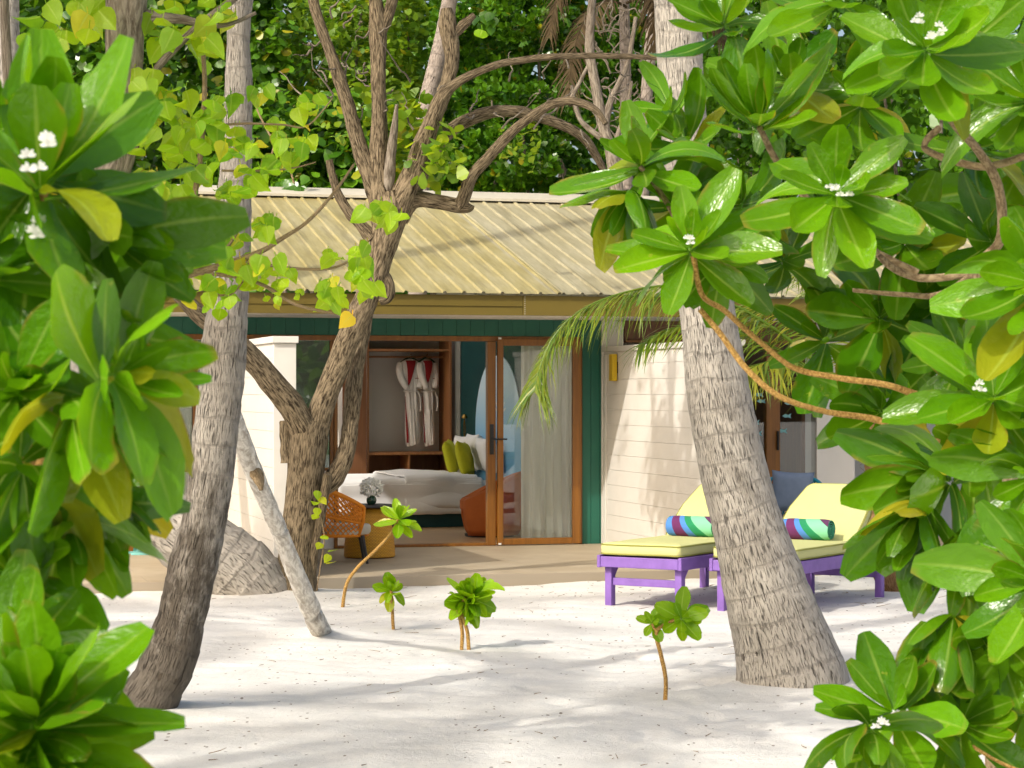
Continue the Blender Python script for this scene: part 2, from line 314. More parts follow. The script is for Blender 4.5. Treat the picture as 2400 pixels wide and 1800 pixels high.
M['dark'] = pbr('dark metal', (.045, .04, .036), (.035, .03, .028), rough=.45)
M['cream'] = pbr('cream canvas', (.62, .58, .48), (.56, .52, .42), nscale=30, rough=.9)
M['brass'] = pbr('brass', (.55, .36, .10), (.45, .28, .07), rough=.25, metal=1)
M['vase'] = pbr('green glazed pot', (.02, .07, .035), (.015, .05, .025), rough=.12, spec=.6)
M['yellow'] = pbr('yellow enamel', (.62, .42, .012), (.54, .36, .01), rough=.4)
M['turq'] = pbr('turquoise rope', (.01, .26, .38), (.01, .22, .32), rough=.6)
M['bluegrey'] = pbr('blue grey fabric', (.21, .26, .36), (.18, .23, .32), nscale=20, rough=.9, bs=.2, bscale=200, bd=.003)
M['aqua'] = pbr('aqua rubber', (.22, .55, .52), (.18, .48, .46), rough=.6)
M['decal'] = pbr('pale teal decal', (.22, .48, .50), (.18, .42, .45), rough=.5)
M['rubber'] = pbr('black handle', (.012, .012, .012), (.02, .02, .02), rough=.4)

# ------------------------------------------------------------------ mesh tools
class MB:
    def __init__(s): s.v = []; s.f = []; s.uv = []; s.t = []; s.tint = (0.5, 0, 0)
    def add(s, p): s.v.append(tuple(p)); s.t.append(s.tint); return len(s.v) - 1
    def face(s, idx, uvs=None): s.f.append(tuple(idx)); s.uv.append(uvs or [(s.v[i][0], s.v[i][2]) for i in idx])
    def box(s, x0, x1, y0, y1, z0, z1, mtx=None):
        p = [Vector((x, y, z)) for z in (z0, z1) for y in (y0, y1) for x in (x0, x1)]
        if mtx: p = [mtx @ q for q in p]
        i = [s.add(q) for q in p]
        for a in ((0, 2, 3, 1), (4, 5, 7, 6), (0, 1, 5, 4), (2, 6, 7, 3), (0, 4, 6, 2), (1, 3, 7, 5)): s.face([i[k] for k in a])
    def prism(s, poly, y0, y1, fn=None):            # poly in (x, z), extruded along y
        fn = fn or (lambda x, y, z: Vector((x, y, z)))
        a = [s.add(fn(x, y0, z)) for x, z in poly]; b = [s.add(fn(x, y1, z)) for x, z in poly]; n = len(poly)
        s.face(a); s.face(b[::-1])
        for i in range(n): s.face((a[i], b[i], b[(i + 1) % n], a[(i + 1) % n]))
    def tube(s, pts, rad, seg=10, cap=True, flat=1.0, wob=0.0, ru=None, seed=0):
        pts = [Vector(p) for p in pts]; rings = []; L = 0; n = len(pts); ru = ru or max(rad)
        for k, p in enumerate(pts):
            t = (pts[min(k + 1, n - 1)] - pts[max(k - 1, 0)]).normalized()
            if k: L += (p - pts[k - 1]).length
            ref = Vector((0, 1, 0)) if abs(t.y) < .85 else Vector((1, 0, 0))
            a = (ref - t * ref.dot(t)).normalized(); b = t.cross(a); ring = []
            for j in range(seg + 1):
                an = 2 * math.pi * j / seg; q = rad[k]
                if wob:
                    c = Vector((math.cos(an) * 1.3, math.sin(an) * 1.3, L / max(rad[0], .05) * .5 + seed)); q *= 1 + wob * noise.noise(c) + wob * .5 * noise.noise(c * 2.7)
                ring.append((s.add(p + a * math.cos(an) * q + b * math.sin(an) * q * flat) if j < seg else ring[0][0], (j / seg * 2 * math.pi * ru, L)))
            rings.append(ring)
        for k in range(n - 1):
            for j in range(seg):
                q = (rings[k][j], rings[k][j + 1], rings[k + 1][j + 1], rings[k + 1][j]); s.face([x[0] for x in q], [x[1] for x in q])
        if cap:
            s.face([x[0] for x in rings[0][:-1]][::-1], [x[1] for x in rings[0][:-1]][::-1]); s.face([x[0] for x in rings[-1][:-1]], [x[1] for x in rings[-1][:-1]])
    def lathe(s, prof, c=(0, 0, 0), seg=24, sx=1, sy=1):
        rs = []; L = 0
        for k, (r, z) in enumerate(prof):
            if k: L += math.hypot(r - prof[k - 1][0], z - prof[k - 1][1])
            rs.append([(s.add((c[0] + sx * r * math.cos(2 * math.pi * j / seg), c[1] + sy * r * math.sin(2 * math.pi * j / seg), c[2] + z)), (j / seg * 1.5, L)) for j in range(seg)])
        for k in range(len(prof) - 1):
            for j in range(seg):
                a, b, d, e = rs[k][j], rs[k][(j + 1) % seg], rs[k + 1][(j + 1) % seg], rs[k + 1][j]
                u1 = (j + 1) / seg * 1.5; s.face((a[0], b[0], d[0], e[0]), [a[1], (u1, b[1][1]), (u1, d[1][1]), e[1]])
        s.face([x[0] for x in rs[0]][::-1]); s.face([x[0] for x in rs[-1]])
    def grid(s, rows, uvs=None, close=False):
        ids = [[s.add(p) for p in r] for r in rows]; n, m = len(rows), len(rows[0])
        for i in range(n - 1):
            for j in range(m - 1 if not close else m):
                k = (j + 1) % m; s.face((ids[i][j], ids[i][k], ids[i + 1][k], ids[i + 1][j]), [(j / (m - 1), i / (n - 1)), ((j + 1) / (m - 1), i / (n - 1)), ((j + 1) / (m - 1), (i + 1) / (n - 1)), (j / (m - 1), (i + 1) / (n - 1))])
        return ids
    def leaf(s, base, d, side, up, length, width, prof, na=8, bend=.6, fold=.15, curl=0.0, grav=0.0, wave=0.0):
        d = d.normalized(); side = (side - d * side.dot(d)).normalized(); up = side.cross(d)
        if up.dot(up) < 1e-6: return
        rows = []; p = Vector(base); dd = d.copy(); ph = random.random() * 6
        for k in range(na + 1):
            t = k / na; w = prof(t) * width * .5; n_ = side.cross(dd)
            row = []
            for j in (-1, -.5, 0, .5, 1):
                lift = fold * abs(j) * w - curl * j * j * w + wave * w * math.sin(t * 9 + ph + j * 1.7) * abs(j)
                row.append(p + side * (w * j) + n_ * lift)
            rows.append(row)
            dd = (dd - up * (bend / na) + Vector((0, 0, -grav / na))).normalized(); p = p + dd * (length / na)
            up = side.cross(dd)
        ids = [[s.add(q) for q in r] for r in rows]
        for k in range(na):
            for j in range(4):
                s.face((ids[k][j], ids[k][j + 1], ids[k + 1][j + 1], ids[k + 1][j]), [(j / 4, k / na), ((j + 1) / 4, k / na), ((j + 1) / 4, (k + 1) / na), (j / 4, (k + 1) / na)])
    def quadleaf(s, base, d, side, length, width, bend=.3):
        d = d.normalized(); side = (side - d * side.dot(d)).normalized(); up = side.cross(d)
        pr = ((0, .18), (.35, .75), (.72, 1.0), (1.0, .35)); ids = []
        for t, w in pr:
            p = base + d * (length * t) - up * (bend * length * t * t)
            ids.append((s.add(p - side * width * .5 * w), s.add(p + side * width * .5 * w)))
        for k in range(3): s.face((ids[k][0], ids[k][1], ids[k + 1][1], ids[k + 1][0]), [(0, pr[k][0]), (1, pr[k][0]), (1, pr[k + 1][0]), (0, pr[k + 1][0])])
    def build(s, name, mat, parent=None, smooth=True, bevel=0, ang=40):
        me = bpy.data.meshes.new(name); me.from_pydata(s.v, [], s.f); me.update()
        uvl = me.uv_layers.new(name='UVMap'); flat = [c for f in s.uv for uv in f for c in uv]; uvl.data.foreach_set('uv', flat)
        at = me.attributes.new('tint', 'FLOAT_COLOR', 'POINT'); at.data.foreach_set('color', [c for t in s.t for c in (*t, 1)])
        if bevel:
            b = bmesh.new(); b.from_mesh(me); es = [e for e in b.edges if len(e.link_faces) == 2 and e.calc_face_angle(0) > R(30)]
            bmesh.ops.bevel(b, geom=es, offset=bevel, segments=2, affect='EDGES', profile=.5, clamp_overlap=True); b.to_mesh(me); b.free()
        me.materials.append(mat if not isinstance(mat, str) else M[mat])
        if smooth:
            me.shade_smooth() if hasattr(me, 'shade_smooth') else None
            try: me.set_sharp_from_angle(angle=R(ang))
            except Exception: pass
        o = bpy.data.objects.new(name, me); C.objects.link(o)
        if parent: o.parent = parent
        return o
def tag(o, label=None, cat=None, group=None, kind=None):
    for k, v in (('label', label), ('category', cat), ('group', group), ('kind', kind)):
        if v: o[k] = v
    return o
def thing(name, label, cat, loc=(0, 0, 0), rz=0, group=None):
    o = bpy.data.objects.new(name, None); C.objects.link(o); o.location = loc; o.rotation_euler = (0, 0, rz); o.empty_display_size = .2
    return tag(o, label, cat, group)
def copy_tree(o, parent=None):
    c = o.copy(); C.objects.link(c)
    if parent: c.parent = parent
    for ch in list(o.children): copy_tree(ch, c)
    return c
def spline(pts, n):                                   # Catmull-Rom through rows of numbers
    out = []; m = len(pts)
    for k in range(n + 1):
        u = k / n * (m - 1); i = min(int(u), m - 2); t = u - i
        p = [pts[max(i - 1, 0)], pts[i], pts[i + 1], pts[min(i + 2, m - 1)]]
        out.append([.5 * (2 * p[1][j] + (p[2][j] - p[0][j]) * t + (2 * p[0][j] - 5 * p[1][j] + 4 * p[2][j] - p[3][j]) * t * t + (3 * p[1][j] - p[0][j] - 3 * p[2][j] + p[3][j]) * t ** 3) for j in range(len(pts[0]))])
    return out
def obov(t): return (.16 + .84 * math.sin(math.pi * min(1, t) ** 1.35 * .98) ** .8) * (1 - max(0, t - .9) * 4.5) if t < .995 else .35
def heart(t):
    pts = ((0, .55), (.08, .86), (.22, 1), (.4, .9), (.6, .6), (.8, .27), (.92, .1), (1, .01))
    for (a, x), (b, y) in zip(pts, pts[1:]):
        if t <= b: return x + (y - x) * (t - a) / (b - a)
    return .01
rnd = random.uniform

def rosette(mb, c, axis, n, length, a0=25, a1=110, bend=.7, wf=.40, yel=.06, na=8, grav=.25, bright=.5, prof=obov):
    axis = axis.normalized(); ref = Vector((0, 0, 1)) if abs(axis.z) < .9 else Vector((1, 0, 0))
    a = axis.cross(ref).normalized(); b = axis.cross(a); ph = rnd(0, 6.28)
    for k in range(n):
        u = (k + .5) / n; an = ph + k * 2.39996 + rnd(-.25, .25); al = R(a0 + (a1 - a0) * u ** .8 + rnd(-10, 10))
        rad = a * math.cos(an) + b * math.sin(an); d = axis * math.cos(al) + rad * math.sin(al)
        L = length * (.50 + .55 * min(1, u * 2.2)) * rnd(.72, 1.18); old = random.random() < .16 and u > .45
        if old: al = R(rnd(105, 150))
        y = rnd(.3, .8) if random.random() < (yel * (1.8 if u > .7 else .4) if not old else yel * 6) else rnd(0, .06)
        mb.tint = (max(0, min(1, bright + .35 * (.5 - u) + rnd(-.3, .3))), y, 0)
        mb.leaf(c + rad * .006 - axis * (.05 * u), d, axis.cross(rad) + axis * rnd(-.15, .15), axis, L, L * wf * rnd(.88, 1.12), prof, na, bend * (rnd(.3, 1.5) if not old else rnd(.0, .5)), rnd(-.05, .18), rnd(.1, .55), (grav * rnd(.3, 1.6) if not old else 1.4), rnd(0, .16))

def blossoms(mb, c, axis, n=3, spread=.016, r=.0075):
    for _ in range(n):
        q = c + Vector((rnd(-1, 1), rnd(-1, 1), rnd(-1, 1))) * spread + axis.normalized() * .02
        for k in range(5):
            an = R(40 * k - 80) + rnd(-.2, .2); d = Vector((math.sin(an), -.5 + rnd(-.3, .3), math.cos(an) * .8))
            mb.quadleaf(q, d, Vector((0, 1, 0)).cross(d) + Vector((0, .3, 0)), r * 1.6, r * .8, .2)

# ------------------------------------------------------------------ setting: sand, terrace
def lin(a, b, st_):
    n = max(1, round((b - a) / st_)); return [a + (b - a) * i / n for i in range(n)]
xs = lin(-400, -60, 60) + lin(-60, -14, 6) + lin(-14, -6, .6) + lin(-6, -3.4, .12) + lin(-3.4, 3.8, .042) + lin(3.8, 6, .12) + lin(6, 14, .6) + lin(14, 60, 6) + lin(60, 401, 60)
ys = lin(-60, -6, 8) + lin(-6, 8.5, .7) + lin(8.5, 9.6, .12) + lin(9.6, 18.6, .045) + lin(18.6, 21.2, .07) + lin(21.2, 40, .8) + lin(40, 100, 8) + lin(100, 701, 100)
g = MB(); g.grid([[Vector((x, y, sand_h(x, y) if abs(x) < 30 and 2 < y < 45 else 0)) for x in xs] for y in ys])
tag(g.build('sand', 'sand'), 'pale raked coral sand in front of the bungalow', 'sand', kind='structure')
def house_obj(name, label=None, cat=None, kind=None):
    o = bpy.data.objects.new(name, None); C.objects.link(o); o.location = (0, Z0, 0); o.rotation_euler = (0, 0, TH); return tag(o, label, cat, kind=kind)
t_ = MB(); t_.box(-9, 9, -3.6, .119, -.3, FL)
o = t_.build('terrace', 'tile', bevel=.008); o.location = (0, Z0, 0); o.rotation_euler = (0, 0, TH); tag(o, 'beige tiled terrace in front of the bungalow', 'terrace', kind='structure')

# ------------------------------------------------------------------ the bungalow
bung = house_obj('bungalow', 'long low bungalow with pale corrugated roof, green front and open timber doors', 'bungalow')
def hb(name, mat, *boxes, bevel=.004, parent=bung):
    m = MB()
    for b in boxes: m.box(*b)
    return m.build(name, mat, parent, smooth=False, bevel=bevel)
def Zf(h): return FL + h
S_L, S_R = -3.6, .87          # our room
zt, zl = Zf(2.19), Zf(2.366)
# front wall: green band, post, white strips
wall = hb('wall', 'plaster', (-7.6, S_L - .1, 6.6, 6.7, -.2, zl), (-7.7, -7.6, .3, 6.7, -.2, Zf(.6)), (S_R + .28, 9, 5.9, 6.0, -.2, zl), (S_L - .1, S_L, .16, .6, -.2, zl), (S_L - .1, S_L, 5.2, 6.7, -.2, zl), (S_L - .1, S_L, .6, 5.2, -.2, Zf(.25)), (S_L - .1, S_L, .6, 5.2, Zf(2.3), Zf(2.38)), (S_R, S_R + .1, .16, 6.7, -.2, zl), (S_L, S_R, 6.6, 6.7, -.2, zl),  # left wall opened and outer court wall kept low to let sun in
          (S_L, fs(789), .02, .14, -.2, Zf(.80)), (2.55 + .9, 3.9, .0, .16, -.2, zl), (-7.7, -7.45, 0, .16, -.2, zl))
# green cladding: vertical boards with grooves
gb = MB(); x = S_L - 1.2
while x < 1.0:
    gb.box(x, min(x + .1475, 1.0), -.012, .10, zt, zl - .002); x += .15
x = fs(1364)
while x < fs(1407):
    gb.box(x, min(x + .093, fs(1408)), -.012, .10, FL + .001, zt - .001); x += .097
gb.build('green_cladding', 'green', bung, smooth=False, bevel=.001)
for q_ in ((1.25, 9, .02, .14, zt - .06, zl - .003), (-7.7, -4.85, .02, .14, zt, zl - .003)): hb('neighbour_cladding', 'wood_dark', q_)
hb('corner_post', 'white', (fs(1408.5), 1.22, -.03, .14, FL + .001, zl - .004))
# timber frame of our front
hb('door_frame', 'wood', (S_L, fs(1358), -.02, .10, zt - .055, zt - .002), (fs(783), fs(791), -.018, .11, FL + .001, zt - .056), (fs(1358), fs(1363.5), -.018, .11, FL + .001, zt - .056), (fs(792), fs(1160), -.02, .12, FL + .001, FL + .03))
win = hb('window', 'wood', (S_L, fs(783) - .002, 0, .07, Zf(.80), Zf(.83)), (fs(774), fs(783) - .002, .0, .07, Zf(.831), zt - .057))
hb('pane', 'glass_dark', (S_L, fs(774), .03, .036, Zf(.83), zt - .057), parent=win, bevel=0)
# fixed stile with lock plate and glazed door leaf
hb('meeting_stile', 'wood', (fs(1141), fs(1160.5), -.03, .05, FL + .002, zt - .057))
a, b, c, d = fs(1163), fs(1176), fs(1338), fs(1357.5)
leaf_ = hb('door', 'wood', (a, b, -.07, -.02, FL + .01, zt - .03), (c, d, -.07, -.02, FL + .01, zt - .03), (b + .0005, c - .0005, -.068, -.022, FL + .01, FL + .075), (b + .0005, c - .0005, -.068, -.022, zt - .1, zt - .03))
hb('pane', 'glass', (b, c, -.05, -.044, FL + .075, zt - .1), parent=leaf_, bevel=0)
mb = MB(); mb.box(fs(1146), fs(1155), -.043, -.031, fh(1150, 1065), fh(1150, 994)); mb.box(fs(1156), fs(1159), -.05, -.031, fh(1150, 1032), fh(1150, 1026)); mb.tube([H(0, 0, 0) * 0 + Vector((fs(1150), -.06, fh(1150, 1029))), Vector((fs(1182), -.11, fh(1150, 1029)))], [.008, .008], 8)
mb.build('handle', 'rubber', leaf_, bevel=.002)
for q_ in ((zt - .035, zt - .015), (FL + .012, FL + .03)): hb('bolt', 'plaster', (a + .003, a + .035, -.078, -.071, *q_), parent=leaf_, bevel=.001)
# soffit, fascia
NE = 1.30
hb('soffit', 'plaster', (-7.8, 9, -NE + .03, .0, zl, zl + .02), bevel=0)
z0, z1 = zl - .004, Zf(2.56)
hb('fascia', 'fascia', (-7.8, fs(1225, -NE), -NE, -NE + .029, z0, z1), (fs(1225, -NE) + .003, 9, -NE - .004, -NE + .029, z0, z1), (-7.8, fs(1225, -NE), -NE - .012, -NE - .0005, z0 + .09, z0 + .10), bevel=.002)
mb = MB(); s0 = fs(1229, -NE)
for k in range(9): mb.box(s0, s0 + .008, -NE - .0075, -NE - .0045, z0 + .012 + k * .021, z0 + .02 + k * .021)
mb.build('rivet', 'ridge', bung)
# roof sheets with ribs
EN, SL, AL = NE + .05, 5.0, R(15.8)
def roof_sheet(name, s0, s1, mat, rear=False, d0=0.0, d1=SL, par=None):
    prof = [];
    x = s0
    while x < s1 - .01:
        for dx, h in ((0, 0), (.066, .002), (.132, 0), (.142, .019), (.164, .019), (.174, 0)): prof.append((x + dx, h))
        x += .195
    prof.append((min(x, s1 + .1), 0)); m = MB(); rows = []
    for d in lin(d0, d1, .5) + [d1]:
        y = -EN + d * math.cos(AL); z = Zf(2.575) + d * math.sin(AL)
        if rear: y = 2 * (-EN + SL * math.cos(AL)) - y
        rows.append([Vector((px, y + (h * math.sin(AL) * (1 if rear else -1)), z + h * math.cos(AL) + .004 * nz(px * 3, d * 2, 4))) for px, h in prof])
    m.grid(rows); o = m.build(name, mat, par or bung, smooth=True, ang=15); return o
roof = roof_sheet('roof', -3.75, -.02, 'roof'); roof_sheet('cut_back_sheet', -7.68, -3.77, 'roof', d1=2.3, par=roof)  # roof cut back at left so sun enters through the open gable
roof_sheet('grey_sheet', .0, 9, 'roof_grey', par=roof)
roof_sheet('rear_sheet', .9, 9, 'roof_grey', True, par=roof)
roof_sheet('added_clear_sheet', -3.55, .75, 'clear', True, d0=0, d1=3.0, par=roof); roof_sheet('rear_sheet', -3.55, .75, 'trans_sheet', True, d0=3.02, d1=5.0, par=roof)  # invented light-passing sheets, out of view, that bring daylight into the room
RY, RZ = -EN + SL * math.cos(AL), Zf(2.575) + SL * math.sin(AL)
m = MB(); m.prism([(-.30, -.055), (-.30, -.025), (-.02, .075), (.02, .075), (.30, -.025), (.30, -.055), (0, .045)], -3.85, 9.2, lambda x, y, z: Vector((y, RY + x, RZ + z))); m.build('ridge_cap', 'ridge', roof, ang=20)
# inside
sa_ = fs(860, 5.45)
flr = hb('room_floor', 'floor', (S_L, S_R, .12, 6.6, -.1, FL + .004), bevel=0)
hb('ceiling', 'plaster', (S_L - .1, S_R + .1, .1, 1.3, zl + .024, zl + .06), bevel=0)  # stops short so sun from the gable reaches the bed
sw = hb('added_side_window', 'wood', (S_L - .08, S_L - .02, .6, 5.2, Zf(.25), Zf(.29)), (S_L - .08, S_L - .02, .6, 5.2, Zf(2.26), Zf(2.3)), (S_L - .08, S_L - .02, 2.87, 2.93, Zf(.29), Zf(2.26)))  # added opening, out of view, that brings sunlight into the room
hb('pane', 'glass', (S_L - .05, S_L - .044, .6, 5.2, Zf(.29), Zf(2.26)), parent=sw, bevel=0)
hb('added_court_floor', 'tile', (-7.6, S_L - .1, .12, 6.6, -.1, FL + .003), bevel=0)  # made-up open court, unseen, so sun reaches the room from the left
# teal slatted headboard wall
m = MB(); y = 1.9
while y < 5.44:
    m.box(S_R - .022, S_R - .002, y, y + .028, FL + .01, zl - .01); y += .040
hw = m.build('headboard_panel', 'teal_wall', bung); hb('headboard_back', 'teal_wall', (S_R - .0035, S_R - .0005, 1.85, 5.5, FL + .008, zl - .008), bevel=0, parent=hw)
def on_right(px):   # y on the headboard wall of a sight column
    r = (px - 1200) / F
    lo, hi = -4.0, 7.0
    for _ in range(40):
        mid = (lo + hi) / 2; p = H(S_R - .03, mid, 0)
        lo, hi = (mid, hi) if p.x / p.y > r else (lo, mid)
    return lo
ya, yb = on_right(1115), on_right(1222); yc, hw_ = (ya + yb) / 2, abs(ya - yb) / 2
poly = [(yc + hw_ * math.cos(R(k * 7.5)), Zf(1.15) + (2.05 - 1.15) * math.sin(R(k * 7.5))) for k in range(25)] + [(yc - hw_, Zf(.3)), (yc + hw_, Zf(.3))]
m = MB(); m.prism(poly, S_R - .034, S_R - .024, lambda y, s, z: Vector((s, y, z))); mu = m.build('mural_arch', 'mural', bung, smooth=False)
m = MB()
for k in range(9):
    an = R(-70 + k * 18); q = Vector((S_R - .036, yc - .12, Zf(1.32))); dd = Vector((0, -math.sin(an) * .25, math.cos(an) * .25 + .02)); m.quadleaf(q + dd * .3, dd, Vector((0, math.cos(an), math.sin(an))), .2, .03, 0)
m.build('leaf_motif', 'petal', mu)
hb('pillar', 'white', (fs(1067, 5.5), fs(1079, 5.5), 5.5, 6.6, FL + .005, zl), bevel=.003)
hb('side_wall_panel', 'white', (S_L, sa_ - .36, 5.45, 5.5, FL + .005, zl), bevel=0)
# neighbouring units' fronts
nf = hb('neighbour_door', 'wood', (fs(1795), fs(1827), -.02, .08, FL + .001, zt - .062), (1.25, 3.44, -.02, .08, zt - .058, zt - .03), (1.25, 3.44, -.02, .08, FL + .001, FL + .06), bevel=.004)
hb('pane', 'glass', (1.25, fs(1795), .02, .026, FL + .06, zt - .06), (fs(1827), 3.44, .02, .026, FL + .06, zt - .06), parent=nf, bevel=0)
m = MB()
for px, py in ((1785, 940), (1770, 990), (1776, 1016), (1850, 945), (1845, 975), (1835, 1010), (1870, 930), (1780, 925)):
    s0, h0 = fs(px, .0), fh(px, py); k = .055
    m.prism([(s0 - k, h0), (s0 - k * .3, h0 + .022), (s0 + k * .4, h0 + .012), (s0 + k, h0 + .03), (s0 + k * .75, h0), (s0 + k, h0 - .028), (s0 + k * .3, h0 - .014), (s0 - k * .3, h0 - .02)], .012, .0155)
m.build('decal', 'decal', nf, smooth=False)
hb('handle', 'rubber', (fs(1818), fs(1822), -.06, -.021, fh(1820, 1055), fh(1820, 1010)), parent=nf)
hb('neighbour_room', 'wood_dark', (1.3, 3.4, 3.0, 3.05, FL, zl), (1.25, 1.3, .3, 3.0, FL, zl), (3.4, 3.44, .3, 3.0, FL, zl), bevel=0)
nl = hb('left_unit_door', 'wood', (fs(452), fs(463), -.02, .08, FL + .001, zt - .062), (-7.4, -3.75, -.02, .08, zt - .058, zt - .003), (-7.4, -3.75, -.02, .08, FL + .001, FL + .08), (fs(318), fs(334), -.02, .08, FL + .081, zt - .062), bevel=.004)
hb('pane', 'glass', (-7.4, fs(318), .02, .026, FL + .08, zt - .06), (fs(334), fs(452), .02, .026, FL + .08, zt - .06), (fs(463), -3.75, .02, .026, FL + .08, zt - .06), parent=nl, bevel=0)
m = MB()
for px, py in ((398, 1040), (400, 1058), (392, 1068)):
    s0, h0 = fs(px), fh(px, py); m.prism([(s0 - .06, h0), (s0, h0 + .02), (s0 + .06, h0 + .03), (s0 + .03, h0), (s0 + .06, h0 - .02)], .012, .0155)
m.build('decal', 'decal', nl, smooth=False)

def curtain(name, s0, s1, y, label, amp=.035, waves=11):
    m = MB(); n = waves * 10; rows = []
    for z in (FL + .02, FL + .7, FL + 1.4, zl - .05): rows.append([Vector((s0 + (s1 - s0) * k / n + .012 * math.sin(k * .9), y + amp * (math.sin(k / n * waves * 6.283) + .4 * math.sin(k / n * waves * 2.3 * 6.28 + z)) * (1.1 - .12 * z), z)) for k in range(n + 1)])
    m.grid(rows); o = m.build(name, 'sheer', None); o.location = (0, Z0, 0); o.rotation_euler = (0, 0, TH); return tag(o, label, 'curtain', 'sheer curtains behind the glass')
curtain('curtain', .15, .83, .17, 'sheer white curtain drawn aside behind the glazed door', .035, 6)
curtain('curtain', -6.4, -3.8, .3, 'sheer white curtain behind the glass of the unit left of the white wall')

# ------------------------------------------------------------------ privacy walls
def privacy_wall(label, s0, s1):
    t = thing('privacy_wall', label, 'wall', (0, Z0, 0), TH, 'white board privacy walls'); ztop = 2.19 - .045; m = MB()
    z = FL + .002
    while z < ztop - .01:
        m.box(s0, s1, -3.50, -.035, z, min(z + .1555, ztop)); z += .158
    m.build('siding', 'white', t, smooth=False, bevel=.0015)
    hb('core', 'plaster', (s0 + .012, s1 - .012, -3.49, -.04, FL - .3, ztop - .01), parent=t, bevel=0)
    hb('corner_board', 'white', (s0 - .004, s1 + .004, -3.53, -3.501, FL - .25, ztop + .001), parent=t); hb('corner_board', 'white', (s0 - .012, s0 - .0005, -.13, -.036, FL + .001, ztop - .03), parent=t)
    hb('cap', 'white', (s0 - .02, s1 + .02, -3.56, -.04, ztop + .002, ztop + .06), parent=t)
    return t
privacy_wall('white board privacy wall between the leaning palm and the forked tree', -3.12, -2.93)
rw = privacy_wall('white board privacy wall behind the loungers carrying a yellow lamp', 1.0, 1.19)
lamp = thing('wall_lamp', 'slim yellow wall lamp on the white board wall', 'lamp', (0, Z0, 0), TH)
yl = -.42
hb('lamp_body', 'yellow', (.93, .985, yl - .11, yl, 1.72 + .12, 2.12), parent=lamp, bevel=.006); hb('mounting_plate', 'dark', (.9852, .9998, yl - .09, yl - .02, 1.92, 2.04), parent=lamp)

# ------------------------------------------------------------------ room furniture
def hthing(name, label, cat, s, y, z=FL + .004, rz=0, group=None): return thing(name, label, cat, H(s, y, z), TH + rz, group)
# wardrobe
sa, sb, y0 = fs(860, 5.45), fs(1059, 5.45), 5.45
wr = hthing('wardrobe', 'open timber wardrobe holding two bathrobes', 'wardrobe', 0, 0, 0)
def wb(name, mat, *bx): return hb(name, mat, *bx, parent=wr, bevel=.002)
wb('side_panel', 'wood_in', (sa, sa + .03, y0, 6.05, FL + .005, zl - .02)); wb('top_panel', 'wood_in', (sa, sb, y0 - .002, 6.05, zl - .018, zl + .01)); wb('side_panel', 'wood_in', (sb - .03, sb, y0, 6.05, FL + .005, zl - .02))
wb('back_panel', 'plaster', (sa + .03, sb - .03, 6.02, 6.05, FL + .005, zl - .02))
wb('shelf', 'wood_in', (sa + .031, sb - .031, y0 + .02, 6.019, Zf(2.13), Zf(2.16))); wb('shelf', 'wood_in', (sa + .031, sb - .031, y0 + .02, 6.019, Zf(.80), Zf(.835)))
wb('divider', 'wood_in', (sa + .55, sa + .575, y0 + .03, 6.018, FL + .03, Zf(.799))); wb('plinth', 'wood_in', (sa + .031, sb - .031, y0 + .03, 6.0, FL + .005, FL + .029)); wb('cubby_back', 'wood_dark', (sa + .031, sb - .031, 6.0, 6.018, FL + .03, Zf(.799)))
wb('sliding_door', 'wood_dark', (sa - .32, sa - .012, y0 - .03, y0, FL + .005, zl - .02))
m = MB(); m.tube([(sa + .031, 5.75, Zf(2.06)), (sb - .031, 5.75, Zf(2.06))], [.014, .014], 10); m.build('hanging_rail', 'wood_in', wr)

